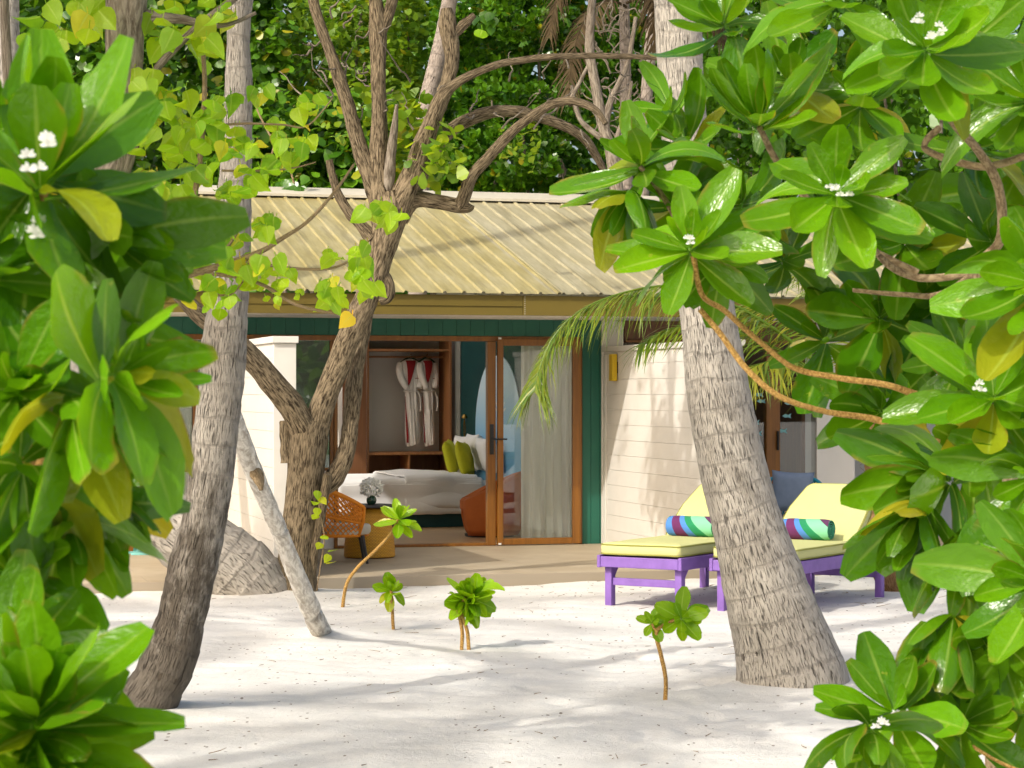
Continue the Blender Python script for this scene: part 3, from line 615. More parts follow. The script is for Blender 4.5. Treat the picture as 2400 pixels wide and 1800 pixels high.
def robe(label, s, y, rz, w=1.0):
    t = hthing('bathrobe', label, 'bathrobe', s, y, Zf(.93), rz, 'white bathrobes with red collars')
    prof = [(1.10, .06, .03, 0), (1.075, .115, .05, 0), (1.04, .165, .06, 0), (.98, .172, .07, 0), (.88, .158, .075, 0), (.80, .130, .075, .012), (.75, .102, .07, .015), (.70, .086, .06, .016), (.665, .082, .055, .016), (.62, .085, .06, .018), (.45, .086, .07, .02), (.25, .092, .075, .028), (.10, .094, .08, .034), (.02, .09, .08, .04), (0, .085, .075, .045)]
    m = MB(); rows = []
    for z, a, b, dx in prof:
        rows.append([Vector((dx + w * a * math.cos(2 * math.pi * j / 40), b * math.sin(2 * math.pi * j / 40) * (1 + .12 * math.sin(j * 1.9 + z * 3)) + .012 * math.sin(5 * 2 * math.pi * j / 40 + z * 6) * (z < .75), z + (.03 * math.cos(2 * math.pi * j / 40) if z < .1 else 0))) for j in range(40)])
    m.grid(rows, close=True); m.build('robe_body', 'terry', t)
    def front(x, z, off=.006):       # front of the body at x, z
        for (z1, a1, b1, d1), (z2, a2, b2, d2) in zip(prof, prof[1:]):
            if z2 <= z <= z1:
                k = (z - z2) / (z1 - z2); a, b, dx = a2 + (a1 - a2) * k, b2 + (b1 - b2) * k, d2 + (d1 - d2) * k
                u = max(-.98, min(.98, (x - dx) / (a * w))); return Vector((x, -b * 1.13 * math.sqrt(1 - u * u) - off, z))
        return Vector((x, -.06, z))
    m = MB(); rows = []
    for k in range(11):
        z = 1.085 - .36 * k / 10; xl = -.075 + .02 * k / 10; xr = .062 - .115 * k / 10; rows.append([front(xl + (xr - xl) * j / 6, z, .008) for j in range(7)])
    m.grid(rows); m.build('collar', 'red', t)
    m = MB(); rows = []
    for k in range(9):
        z = .62 - .6 * k / 8; rows.append([front(-.080 + .003 * k, z, .010), front(-.074 + .0045 * k, z, .011)])
    m.grid(rows); m.build('facing', 'red', t)
    m = MB(); m.tube([Vector((.017 + .092 * w * math.cos(2 * math.pi * j / 20), .068 * math.sin(2 * math.pi * j / 20), .685)) for j in range(21)], [.022] * 21, 8, flat=.5)
    m.tube([Vector((.09, -.055, .68)), Vector((.115, -.07, .60)), Vector((.12, -.07, .5)), Vector((.112, -.065, .43))], [.015, .016, .016, .014], 8, flat=.4); m.build('belt', 'terry', t)
    for sg in (-1, 1):
        m = MB(); m.tube(spline([(sg * .13 * w, 0, 1.05), (sg * .155 * w, -.02, .95), (sg * .135 * w, -.06, .83), (sg * .085 * w + .01, -.075, .73)], 10), [.042, .05, .052, .052, .05, .048, .046, .044, .042, .04, .036], 12); m.build('sleeve', 'terry', t)
    m = MB(); m.tube([front(.03 + .055 * k / 8, .853 + .007 * math.sin(k * 2.1), .014) for k in range(9)], [.003] * 9, 5); m.build('embroidery', 'red', t)
    hg = hthing('coat_hanger', 'dark green coat hanger ' + ('in the wider bathrobe' if w >= 1 else 'in the narrower bathrobe by the wardrobe side'), 'hanger', s, y, Zf(.93), rz, 'coat hangers on the rail')
    m = MB(); m.tube(spline([(-.13, 0, 1.06), (-.05, 0, 1.11), (0, 0, 1.125), (.05, 0, 1.11), (.13, 0, 1.06)], 12), [.012] * 13, 8); m.build('hanger_bar', 'vase', hg)
    m = MB(); m.tube([(0, 0, 1.125), (0, 0, 1.16), (.02, 0, 1.175), (.012, 0, 1.155)], [.004] * 4, 6); m.build('hook', 'brass', hg)
robe('wider white bathrobe with red collar, hanging nearer the middle of the wardrobe', fs(961, 5.75), 5.75, R(8))
robe('narrower white bathrobe with red collar, hanging beside the wardrobe side panel', fs(1000, 5.75), 5.75, R(20), .72)
# bed
bx0, bx1, by0, by1 = -1.18, .84, 3.17, 4.95
bed = hthing('bed', 'wide bed with white duvet folded back on a dark green base', 'bed', 0, 0, FL + .004)
hb('bed_base', 'teal_wall', (bx0 + .08, bx1, by0 + .06, by1 - .06, .001, .20), parent=bed); hb('mattress', 'linen', (bx0, bx1, by0, by1, .202, .52), parent=bed, bevel=.05)
def duvet(name, x0, x1, top, drop, lift=0.0, wav=.005, seed=0):
    m = MB(); rows = []; prof = []
    n = 16
    for k in range(9): prof.append((by0 - .03 - .012 * math.sin(k), top - drop + drop * k / 9.0))
    for k in range(5): an = R(k * 22.5); prof.append((by0 - .03 + .07 * (1 - math.cos(an)), top - .04 + .06 * math.sin(an)))
    for k in range(1, n): prof.append((by0 + .04 + (by1 - by0 - .08) * k / n, top + .02))
    prof += [(by1 - .02, top), (by1 + .02, top - .15), (by1 + .03, top - drop)]
    for i in range(41):
        u = i / 40; xx = x0 + (x1 - x0) * u
        rows.append([Vector((xx, y + wav * 1.6 * nz(xx * 3, z * 3 + seed, y) + (.012 * math.sin(xx * 9 + seed) if y < by0 else 0), z + wav * 1.6 * nz(xx * 4 + seed, y * 4, 2) + lift * math.sin(math.pi * min(1, u * 1.1)) + (.02 * nz(xx * 5, seed, 3) if k_ == 0 else 0))) for k_, (y, z) in enumerate(prof)])
    m.grid(rows); o = m.build(name, 'linen', bed); sm = o.modifiers.new('thick', 'SOLIDIFY'); sm.thickness = .02; sm.offset = -1; return o
duvet('duvet', bx0 - .04, .52, .545, .38); duvet('duvet_fold', -.42, .46, .575, .36, .02, .009, 5)
m = MB()
for yy in (by0 - .005, by1): pass
rows = [[Vector((bx0 - .05 - .01 * math.sin(y * 8), y, z)) for z in (.2, .3, .4, .5, .555)] for y in [by0 + (by1 - by0) * k / 10 for k in range(11)]]
m.grid(rows); o = m.build('duvet_end', 'linen', bed)
def pillow(name, mat, label, cat, group, p, rot, w=.5, h=.5, th=.16, rough=0):
    t = MB(); n = 14
    for sgn in (1, -1):
        rows = []
        for i in range(n + 1):
            row = []
            for j in range(n + 1):
                u, v = i / n * 2 - 1, j / n * 2 - 1; k = max(0, (1 - u ** 4) * (1 - v ** 4)) ** .55; e = 1 - .07 * (1 - abs(u)) * abs(v) ** 3 - .0
                row.append(Vector((u * w / 2 * (1 - .08 * (1 - v * v) * abs(u) ** 3), sgn * (k * th / 2 + .012 * nz(u * 2.5, v * 2.5, p[0] * 7) * k), v * h / 2 * (1 - .08 * (1 - u * u) * abs(v) ** 3))))
            rows.append(row if sgn > 0 else row[::-1])
        t.grid(rows)
    o = t.build(name, mat); b = bmesh.new(); b.from_mesh(o.data); bmesh.ops.remove_doubles(b, verts=b.verts, dist=.0008); b.to_mesh(o.data); b.free()
    o.location = p; o.rotation_euler = rot; return tag(o, label, cat, group)
def hp(s, y, z): return H(s, y, FL + z)
pillow('pillow', 'linen', 'white pillow standing at the near side of the bed head', 'pillow', 'white bed pillows', hp(.70, 3.52, .84), (R(-18), 0, TH + R(90)), .62, .46, .18)
pillow('pillow', 'linen', 'white pillow behind, partly hidden by the near white pillow', 'pillow', 'white bed pillows', hp(.72, 4.15, .86), (R(-14), 0, TH + R(88)), .62, .48, .18)
pillow('pillow', 'linen', 'white pillow at the far side of the bed head, behind the green cushions', 'pillow', 'white bed pillows', hp(.72, 4.70, .84), (R(-14), 0, TH + R(92)), .58, .46, .18)
pillow('scatter_cushion', 'lime', 'front lime green cushion, nearer of the two leaning on the bed pillows', 'cushion', 'lime cushions on the bed', hp(.48, 3.83, .795), (R(-14), R(4), TH + R(62)), .46, .44, .15)
pillow('scatter_cushion', 'lime', 'rear lime green cushion, half covered by the other green cushion', 'cushion', 'lime cushions on the bed', hp(.46, 4.45, .80), (R(-14), R(-3), TH + R(70)), .46, .44, .15)
# reading lamp on the teal wall
yl = on_right(1094); rl = hthing('reading_lamp', 'brass reading lamp on the dark teal wall above the pillows', 'lamp', S_R - .03, yl, 0)
m = MB(); m.lathe([(.0, 0), (.035, .0), (.04, .015), (.02, .05), (.0, .055)], (-.03, 0, Zf(1.27)), 16); m.build('lamp_head', 'brass', rl)
m = MB(); m.tube(spline([(-.03, 0, Zf(1.27)), (-.03, .03, Zf(1.2)), (-.03, .035, Zf(1.1)), (-.03, 0, Zf(1.03)), (-.03, -.035, Zf(1.1)), (-.03, -.03, Zf(1.2)), (-.03, 0, Zf(1.26))], 24), [.006] * 25, 8); m.build('lamp_arm', 'brass', rl)
m = MB(); m.lathe([(0, 0), (.03, 0), (.035, .02), (.03, .05), (0, .055)], (-.02, 0, Zf(.98)), 14); m.build('wall_mount', 'brass', rl)
# terracotta tub chair
def tub(label, s, y, rz, mat):
    t = hthing('tub_chair', label, 'armchair', s, y, FL + .004, rz); m = MB(); rows = []
    for k in range(33):
        an = R(-140 + 280 * k / 32); c_, s_ = math.cos(an), math.sin(an); hgt = .40 + .30 * max(0, math.cos(an * .62)) ** 1.3
        o_, i_ = .38, .29
        rows.append([Vector((o_ * f * c_, o_ * f * s_, z)) for f, z in ((.80, .03), (.90, .10), (1.0, .24), (1.0, hgt - .05), (.985, hgt - .015), (.93, hgt))] + [Vector((i_ * c_, i_ * s_, z)) for z in (hgt - .015, hgt - .06, .30)])
    m.grid(rows); o = m.build('shell', mat, t); so = o.modifiers.new('thick', 'SOLIDIFY'); so.thickness = .02; so.offset = -1
    m = MB(); m.lathe([(0, .28), (.27, .28), (.30, .31), (.30, .40), (.27, .43), (0, .44)], (-.03, 0, 0), 24); m.build('seat_cushion', mat, t)
    m = MB(); m.lathe([(0, 0), (.27, 0), (.28, .03), (.0, .031)], (0, 0, 0), 24); m.build('base', 'dark', t)
p_ = W(1150, 1258, 1.6 * F / (1258 - HY)); tub('terracotta tub armchair just inside the open door', (p_.x * ct + (p_.y - Z0) * st), (-(p_.x * st) + (p_.y - Z0) * ct) + .05, R(-12), 'rust')

# ------------------------------------------------------------------ terrace furniture
def tp(px, py, z=FL): d = (CZ - z) * F / (py - HY); return Vector(((px - 1200) / F * d, d, z))
t = thing('side_table', 'round table with orange wicker drum base and dark top', 'table', tp(866, 1306))
m = MB(); m.lathe([(.235, .004), (.25, .015), (.245, .12), (.225, .28), (.20, .40), (.175, .47), (.15, .485)], seg=40); m.build('wicker_base', 'wicker', t)
m = MB(); m.lathe([(0, .486), (.235, .486), (.245, .494), (.245, .506), (.24, .512), (0, .512)], seg=40); m.build('table_top', 'dark', t)
pv = tp(866, 1306) + Vector((.02, -.02, .512)); v = thing('vase', 'small dark green pot on the wicker side table', 'vase', pv)
m = MB(); m.lathe([(0, 0), (.03, 0), (.045, .02), (.05, .045), (.042, .07), (.034, .078), (.036, .083), (.03, .083), (.028, .07), (0, .06)], seg=24); m.build('pot', 'vase', v)
fl = thing('flower_bunch', 'round bunch of white flowers in the dark green pot', 'flowers', pv + Vector((0, 0, .06))); m = MB()
for k in range(420):
    d = Vector((rnd(-1, 1), rnd(-1, 1), rnd(-.55, 1))).normalized(); q = Vector((0, 0, .1)) + Vector((d.x, d.y, d.z * .85)) * rnd(.075, .1); m.tint = (rnd(0, 1), 0, 0)
    m.quadleaf(q, d + Vector((rnd(-.8, .8), rnd(-.8, .8), rnd(-.8, .8))), Vector((rnd(-1, 1), rnd(-1, 1), rnd(-1, 1))), .03, .028, .3)
m.build('blossom', 'petal', fl); m = MB()
for k in range(8): m.tube([(rnd(-.012, .012), rnd(-.012, .012), 0), (rnd(-.03, .03), rnd(-.03, .03), .08)], [.002, .002], 5)
m.build('stem', 'leaf_far', fl)
def rope_chair(label, loc, rz, rope, cush, group=None):
    t = thing('rope_armchair', label, 'armchair', loc, rz, group); RX, RY_ = .33, .30
    def sh(an, f):     # shell of the chair: front is +x
        top = .44 + .33 * max(0, math.cos((an - math.pi) * .55)) ** 1.2; z = .26 + (top - .26) * f; k = .80 + .20 * min(1, f * 1.8) + .04 * f
        return Vector((RX * k * math.cos(an), RY_ * k * math.sin(an), z))
    A0, A1 = R(52), R(308)
    m = MB(); n = 26
    for k in range(-9, n + 1):
        for sg in (1, -1):
            pts = []
            for q in range(13):
                f = q / 12; u = (k + (f * 7 if sg > 0 else 7 - f * 7)) / n
                if 0 <= u <= 1: pts.append(sh(A0 + (A1 - A0) * u, f))
            if len(pts) > 2: m.tube(pts, [.0065] * len(pts), 5)
    m.build('rope_lattice', rope, t)
    m = MB(); pts = [sh(A0 + (A1 - A0) * k / 40, 1) for k in range(41)]
    m.tube(pts, [.017] * 41, 8); m.tube([sh(A0 + (A1 - A0) * k / 40, .42) for k in range(41)], [.011] * 41, 8); m.tube([sh(2 * math.pi * k / 40, 0) for k in range(41)], [.014] * 41, 8)
    for an in (A0, A1): m.tube([sh(an, f) for f in (0, .5, 1)], [.018] * 3, 8)
    m.build('frame', rope, t)
    m = MB(); m.lathe([(0, .27), (.26, .27), (.275, .29), (.275, .34), (.26, .36), (0, .365)], (.02, 0, 0), 28, 1, .92); m.build('seat_cushion', cush, t)
    for sx, sy in ((1, 1), (1, -1), (-1, 1), (-1, -1)):
        m = MB(); m.tube([(.20 * sx, .19 * sy, .265), (.245 * sx, .225 * sy, .0)], [.019, .012], 8); m.build('leg', 'dark', t)
    return t
pc = tp(796, 1318); rope_chair('orange rope armchair with dark legs beside the wicker table', pc, R(8), 'orange', 'cream')
pc2 = tp(1842, 1300); tc_ = rope_chair('turquoise rope armchair on the terrace behind the loungers', pc2 + Vector((.05, 0, 0)), R(-100), 'turq', 'cream')
pillow('scatter_cushion', 'bluegrey', 'blue grey square cushion propped in the turquoise armchair', 'cushion', None, pc2 + Vector((.06, -.02, .62)), (R(-12), R(3), R(-6)), .42, .42, .15)
# slippers
def slipper(label, loc, rz):
    t = thing('slipper', label, 'slipper', loc, rz, 'aqua slippers'); m = MB()
    m.prism([(.05 * math.cos(R(a)) * (1 if math.sin(R(a)) > 0 else .8), .13 * math.sin(R(a))) for a in range(0, 360, 15)], .001, .02, lambda x, y, z: Vector((z, x, y))); m.build('sole', 'aqua', t, smooth=False)
    m = MB(); m.grid([[Vector((x, .05 * math.cos(R(a)), .02 + .045 * math.sin(R(a)))) for a in range(0, 181, 20)] for x in (0, .03, .06, .09)]); m.build('strap', 'aqua', t)
slipper('aqua slipper on the terrace, the one toward the fallen palm', tp(338, 1300), R(20)); slipper('aqua slipper on the terrace, the one deeper in the bush shade', tp(316, 1297), R(30))

# ------------------------------------------------------------------ sun loungers and towels
LD = Vector((.523, .852, 0)); LW = Vector((.852, -.523, 0)); LANG = math.atan2(LD.y, LD.x)
def lounger(label, loc):
    t = thing('sun_lounger', label, 'sun lounger', loc, LANG, 'purple sun loungers'); w = .76; L = 1.92      # local x along the length, y to the left
    def b(name, mat, *bx, bevel=.006): return hb(name, mat, *bx, parent=t, bevel=bevel)
    b('side_rail', 'purple', (0, L, -.03, 0, .31, .41)); b('side_rail', 'purple', (0, L, -w, -w + .03, .31, .41))
    b('end_rail', 'purple', (.002, .03, -w + .031, -.031, .315, .40)); b('end_rail', 'purple', (L - .03, L - .002, -w + .031, -.031, .315, .40))
    m = MB()
    for k in range(11): m.box(.04 + k * .105, .13 + k * .105, -w + .032, -.032, .375, .395)
    m.build('slat_deck', 'purple', t, bevel=.003)
    for x in (.07, L - .17):
        for y in (-.095, -w + .035):
            m = MB(); m.box(x, x + .07, y, y + .06, -.04, .36); k = 1 if x < 1 else -1
            xa = x + .07 if k > 0 else x
            m.prism([(xa, .309), (xa + .08 * k, .309), (xa, .22)] if k > 0 else [(xa, .309), (xa, .22), (xa - .08, .309)], y + .01, y + .05); m.build('leg', 'purple', t, bevel=.005)
    b('stretcher', 'purple', (.09, .125, -w + .096, -.096, .165, .225)); b('stretcher', 'purple', (L - .15, L - .115, -w + .096, -.096, .165, .225))
    # seat cushion
    hx = 1.16
    def pad(poly, z0, z1, fn, name):
        m = MB(); n = len(poly); rows = []
        for f, z in ((.975, z0), (1.0, z0 + .02), (1.0, z1 - .02), (.975, z1)):
            cx = sum(p[0] for p in poly) / n; cy = sum(p[1] for p in poly) / n
            rows.append([fn(cx + (p[0] - cx) * f, cy + (p[1] - cy) * f, z) for p in poly])
        ids = m.grid(rows, close=True)
        # crowned top
        cx = sum(p[0] for p in poly) / n; cy = sum(p[1] for p in poly) / n; prev = ids[-1]
        for f, dz in ((.85, .008), (.5, .014), (.15, .016)):
            cur = [m.add(fn(cx + (p[0] - cx) * f, cy + (p[1] - cy) * f, z1 + dz)) for p in poly]
            for j in range(n): m.face((prev[j], prev[(j + 1) % n], cur[(j + 1) % n], cur[j]))
            prev = cur
        m.face(prev); m.face(ids[0][::-1]); o = m.build(name, 'cushion', t, ang=50)
        for z, f in ((z1 - .008, 1.002), (z0 + .008, 1.002)):
            q = MB(); cyc = [fn(cx + (p[0] - cx) * f, cy + (p[1] - cy) * f, z) for p in poly]; q.tube(cyc + [cyc[0]], [.005] * (n + 1), 6, False); q.build('piping', 'piping', o)
    def rr(x0, x1, y0, y1, r, far=0):
        P = []
        for (cx, cy, a0) in ((x1 - r, y1 - r, 0), (x0 + r, y1 - r, 90), (x0 + r, y0 + r, 180), (x1 - r, y0 + r, 270)):
            for k in range(5): a = R(a0 + k * 22.5); P.append((cx + r * math.cos(a), cy + r * math.sin(a)))
        D = []
        for (xa, ya), (xb, yb) in zip(P, P[1:] + P[:1]):
            k = max(1, int(math.hypot(xb - xa, yb - ya) / .12)); D += [(xa + (xb - xa) * i / k, ya + (yb - ya) * i / k) for i in range(k)]
        return D
    pad(rr(.01, hx, -w + .02, -.02, .04), .415, .505, lambda x, y, z: Vector((x, y, z + .004 * nz(x * 5, y * 5, loc[0]))), 'seat_cushion')
    ca, sa_ = math.cos(R(38)), math.sin(R(38))
    def bk(x, y, z):
        u = x / .74; yy = y + w / 2; yy *= 1 - .22 * max(0, u - .55) / .45; zz = z - .415
        return Vector((hx + .005 + x * ca - zz * sa_, yy - w / 2, .425 + x * sa_ + zz * ca))
    pad(rr(.0, .74, -w + .02, -.02, .06), .415, .50, bk, 'back_cushion')
    m = MB(); m.box(.02, .70, -w + .04, -w + .08, -.035, -.008); m.box(.02, .70, -.08, -.04, -.035, -.008)
    for k in range(6): m.box(.03 + k * .115, .12 + k * .115, -w + .06, -.06, -.0075, .006)
    for i, v in enumerate(m.v): x, y, z = v; m.v[i] = tuple(bk(x, y, z + .405))
    m.build('back_frame', 'purple', t)
    m = MB(); q = Vector((hx + .09, -w - .004, .41)); m.tube([q + Vector((-.06, .015, .09)), q + Vector((-.02, -.008, .03)), q, q + Vector((.03, -.01, -.05)), q + Vector((.025, -.012, -.12))], [.005] * 5, 5); m.tube([q, q + Vector((-.04, -.014, -.03)), q + Vector((-.01, -.014, -.005)), q + Vector((.05, -.014, -.01)), q + Vector((.06, -.012, -.06)), q + Vector((.055, -.012, -.13))], [.005] * 6, 5); m.build('tie', 'cushion', t)
    return t
G1 = Vector(((1428 - 1200) / F * gd(1422), gd(1422), 0)) - LD * .09 - LW * .065; G1.z = sand_h(G1.x, G1.y) * 0 + .01
G2 = Vector(((1691 - 1200) / F * gd(1433), gd(1433), 0)) - LD * .09 - LW * .065; G2.z = .01
lounger('purple sun lounger with pale lime cushions nearest the white board wall', G1)
lounger('purple sun lounger with pale lime cushions half behind the leaning palm trunk', G2)
def towel(label, loc):
    t = thing('towel', label, 'towel', loc, LANG - R(90), 'rolled striped towels'); m = MB(); rows = []; n = 14; L = .42
    for i in range(n + 1):
        x = -L / 2 + L * i / n; e = 1 - .10 * max(0, abs(i / n * 2 - 1) - .8) / .2
        rows.append([Vector((x, (.088 * e + .004 * nz(x * 12, j * .6, 3)) * math.cos(2 * math.pi * j / 28), .085 + (.085 * e + .004 * nz(x * 12, j * .6, 8)) * math.sin(2 * math.pi * j / 28))) for j in range(28)])
    ids = m.grid([list(r) for r in zip(*rows)] + [[r[0] for r in rows]]); m.build('towel_roll', 'towel', t)
    for sx in (-1, 1):
        m = MB(); pts = []
        for k in range(60): a = k * .42; q = .080 * (1 - k / 62); pts.append(Vector((sx * (L / 2 - .004), q * math.cos(a), .085 + q * math.sin(a))))
        m.tube(pts, [.006] * 60, 5); m.build('spiral_edge', 'towel_end', t)
    return t
towel('rolled striped towel on the lounger nearest the white board wall', G1 + LD * .98 + LW * .36 + Vector((0, 0, .515)))
towel('rolled striped towel on the lounger behind the leaning palm trunk', G2 + LD * .98 + LW * .40 + Vector((0, 0, .515)))

# ------------------------------------------------------------------ palms
def trunk_path(rows, d, n, extra=()):
    """rows of (px left, px right, py); returns centre line points and radii"""
    P = []
    for (a, b, py) in rows:
        p = W((a + b) / 2, py, d); P.append([p.x, p.y, p.z, (b - a) / 2 * d / F])
    for k in range(len(P)):
        q, r_ = P[min(k + 1, len(P) - 1)], P[max(k - 1, 0)]; dx, dz = q[0] - r_[0], q[2] - r_[2]; P[k][3] *= abs(dz) / math.hypot(dx, dz)
    P += [list(e) for e in extra]
    S = spline(P, n); return [Vector(s[:3]) for s in S], [s[3] for s in S]
def ringed(pts, rad, amp=.012, step=.16):
    out = []; L = 0
    for k, r in enumerate(rad):
        if k: L += (pts[k] - pts[k - 1]).length
        ph = (L / step + .25 * nz(L * 3, 1, 2)) % 1.0; out.append(r * (1 + amp * (1.6 * ph - .8)) + .004 * nz(L * 9, 0, 4))
    return out
def frond(mr, ml, base, d, length, droop, n=46, ll=.55, lw=.032, hang=.5, r0=.02, tintf=(0, .25), wild=.2, path=None):
    d = d.normalized(); p = Vector(base); N = 22; pts = [p.copy()]; dirs = [d.copy()]
    for k in range(N):
        d = (d + Vector((0, 0, -1)) * droop / N * (.5 + 1.1 * k / N)).normalized(); p = p + d * (length / N); pts.append(p.copy()); dirs.append(d.copy())
    if path:
        pts = [Vector(q) for q in spline([tuple(q) for q in path], N)]; dirs = [(pts[min(k + 1, N)] - pts[max(k - 1, 0)]).normalized() for k in range(N + 1)]
    mr.tube(pts, [r0 * (1 - .9 * k / N) for k in range(N + 1)], 6)
    for k in range(n):
        t = .16 + .83 * (k + rnd(0, 1)) / n; u = t * N; i = min(int(u), N - 1); f = u - i; q = pts[i].lerp(pts[i + 1], f); dd = dirs[i]
        side = dd.cross(Vector((0, 0, 1)));
        if side.length < .05: side = Vector((1, 0, 0))
        side.normalize()
        for sg in (-1, 1):
            l = ll * (1 - .55 * abs(t - .45) ** 1.3 * 1.6) * rnd(.85, 1.1); v = (side * sg * rnd(.6, .9) + dd * rnd(.5, .8) + Vector((0, 0, rnd(-.1, .25)))).normalized()
            ml.tint = (rnd(0, 1), rnd(*tintf) if random.random() < .6 else 0, 0); w = lw * rnd(.8, 1.1); prev = None; pp = q.copy(); wd_ = dd.cross(v).cross(v).normalized()
            for s_ in range(5):
                c_ = (1 - (s_ / 4) ** 1.6) * w / 2 + .0008; ids = (ml.add(pp - wd_ * c_), ml.add(pp + wd_ * c_))
                if prev: ml.face((prev[0], prev[1], ids[1], ids[0]), [(0, 0), (1, 0), (1, 1), (0, 1)])
                prev = ids; v = (v + Vector((rnd(-wild, wild), rnd(-wild, wild), -hang * rnd(.7, 1.2))) * .4).normalized(); pp = pp + v * (l / 4)
def crown(t, c, n, length, mat='frond', seed=1, droop=1.1):
    random.seed(seed)
    for k in range(n):
        an = k * 2.4 + rnd(-.2, .2); el = R(65 - 75 * (k / n) + rnd(-6, 6)); mr, ml = MB(), MB()
        frond(mr, ml, c, Vector((math.cos(an) * math.cos(el), math.sin(an) * math.cos(el), math.sin(el))), length * rnd(.85, 1.05), droop, 44, .62, .04, .35, .022)
        f = ml.build('frond', mat, t, smooth=False); mr.build('frond_rib', 'frond', f)
dR = 13.25
t = thing('palm_tree', 'thick pale coconut palm leaning left in front of the sun loungers', 'palm', W(1855, 1612, dR))
def rel(o, ob): ob.location = -Vector(o.location); return ob
rowsR = [(1718, 1998, 1625), (1722, 1990, 1590), (1716, 1962, 1520), (1703, 1925, 1442), (1682, 1880, 1334), (1665, 1836, 1225), (1641, 1804, 1117), (1622, 1777, 1008), (1606, 1755, 900), (1598, 1733, 787), (1576, 1704, 600), (1560, 1674, 434), (1550, 1661, 325), (1541, 1648, 163), (1533, 1644, 0)]
pts, rad = trunk_path(rowsR, dR, 260, [(.93, dR, 5.2, .135), (.86, dR - .1, 6.8, .13), (.84, dR - .2, 8.6, .125), (.86, dR - .3, 9.6, .12)])
m = MB(); m.tube(pts, ringed(pts, rad, .008, .15), 36, wob=.022); rel(t, m.build('trunk', 'palm', t, ang=60))
crown(t, pts[-1] - Vector(t.location), 15, 3.4, seed=3)
dL = gd(1668)
t = thing('palm_tree', 'stained coconut palm leaning right behind the broad leaved bush', 'palm', W(335, 1668, dL))
rowsL = [(225, 430, 1700), (248, 420, 1668), (292, 440, 1610), (325, 464, 1551), (369, 485, 1442), (392, 510, 1334), (424, 530, 1225), (442, 548, 1117), (452, 560, 1008), (468, 572, 900), (473, 578, 813), (485, 582, 732), (502, 588, 560), (516, 590, 380), (526, 591, 200), (532, 589, 40)]
pts, rad = trunk_path(rowsL, dL, 260, [(-1.42, dL, 4.6, .07 * 1.9), (-1.40, dL - .1, 6.6, .115), (-1.44, dL - .3, 8.6, .105)])
m = MB(); m.tube(pts, ringed(pts, rad, .02, .12), 32, wob=.05, seed=4); rel(t, m.build('trunk', 'palm_moss', t, ang=60)); crown(t, pts[-1] - Vector(t.location), 13, 3.0, seed=5)
# toppled palm whose swollen foot lies on the sand
dF = 18.6
t = thing('palm_tree', 'toppled palm with a swollen ringed foot lying behind the stained palm', 'palm', W(610, 1400, dF))
P = [(650, 1440, .24), (606, 1392, .30), (548, 1340, .33), (465, 1280, .31), (385, 1220, .28), (330, 1165, .23), (260, 1060, .18), (170, 880, .165), (90, 620, .15), (35, 350, .14), (12, 120, .13), (5, -150, .13), (-20, -900, .12), (-60, -1900, .11)]
S = spline([[*W(a, b, dF + (.25 if k < 4 else .25 + (k - 3) * .12)), r] for k, (a, b, r) in enumerate(P)], 200)
pts, rad = [Vector(s[:3]) for s in S], [s[3] for s in S]
m = MB(); m.tube(pts, ringed(pts, rad, .03, .17), 36, wob=.05, seed=9); rel(t, m.build('trunk', 'palm', t, ang=60)); crown(t, pts[-1] - Vector(t.location), 11, 2.8, seed=6)
# background palms
for (label, rows, d, sd) in (('pale leaning palm trunk beyond the roof, behind the forked tree', [(968, 1010, 330), (980, 1020, 240), (1003, 1042, 150), (1024, 1062, 60), (1042, 1078, -60), (1050, 1084, -300)], 31.5, 11),
                             ('slim ringed palm trunk beyond the roof, beside the thick pale palm', [(1496, 1524, 380), (1499, 1527, 300), (1503, 1531, 200), (1511, 1540, 100), (1519, 1548, 0), (1528, 1556, -200)], 30.5, 12)):
    b_ = W(sum(rows[0][:2]) / 2, 900, d); b_.z = 0; t = thing('palm_tree', label, 'palm', b_, 0, 'palms beyond the roof'); pts, rad = trunk_path(rows, d, 80)
    pts = [Vector((pts[0].x - .15, d, 0))] + pts; rad = [rad[0] * 1.2] + rad
    m = MB(); m.tube(pts, ringed(pts, rad, .025, .09), 20, wob=.03); rel(t, m.build('trunk', 'palm_bg', t, ang=60)); crown(t, pts[-1] - Vector(t.location), 9, 2.8, seed=sd)
# young palm behind the loungers
random.seed(21); dY = 19.7; b_ = W(2085, 1300, dY); b_.z = 0.02
t = thing('young_palm', 'young palm with coir wrapped foot and drooping fronds behind the loungers', 'palm', b_)
m = MB(); S = spline([[*(W(2105, 1385, dY) - b_), .13], [*(W(2095, 1320, dY) - b_), .20], [*(W(2090, 1250, dY) - b_), .19], [*(W(2078, 1170, dY) - b_), .12], [*(W(2062, 1090, dY) - b_), .12], [*(W(2050, 1020, dY) - b_), .10], [*(W(2045, 960, dY) - b_), .04]], 40)
m.tube([s[:3] for s in S], [s[3] for s in S], 20, wob=.22); m.build('trunk', 'fibre', t)
m = MB()
for k in range(260):
    s = random.choice(S); an = rnd(0, 6.28); q = Vector(s[:3]) + Vector((math.cos(an), math.sin(an), 0)) * s[3] * .95; v = Vector((math.cos(an) * .5 + rnd(-.5, .5), math.sin(an) * .5, rnd(-1, 1))) * rnd(.04, .12); m.tube([q, q + v * .6 + Vector((0, 0, .01)), q + v], [.0025, .002, .001], 4)
m.build('coir', 'fibre', t)
cY = W(2046, 985, dY) - b_
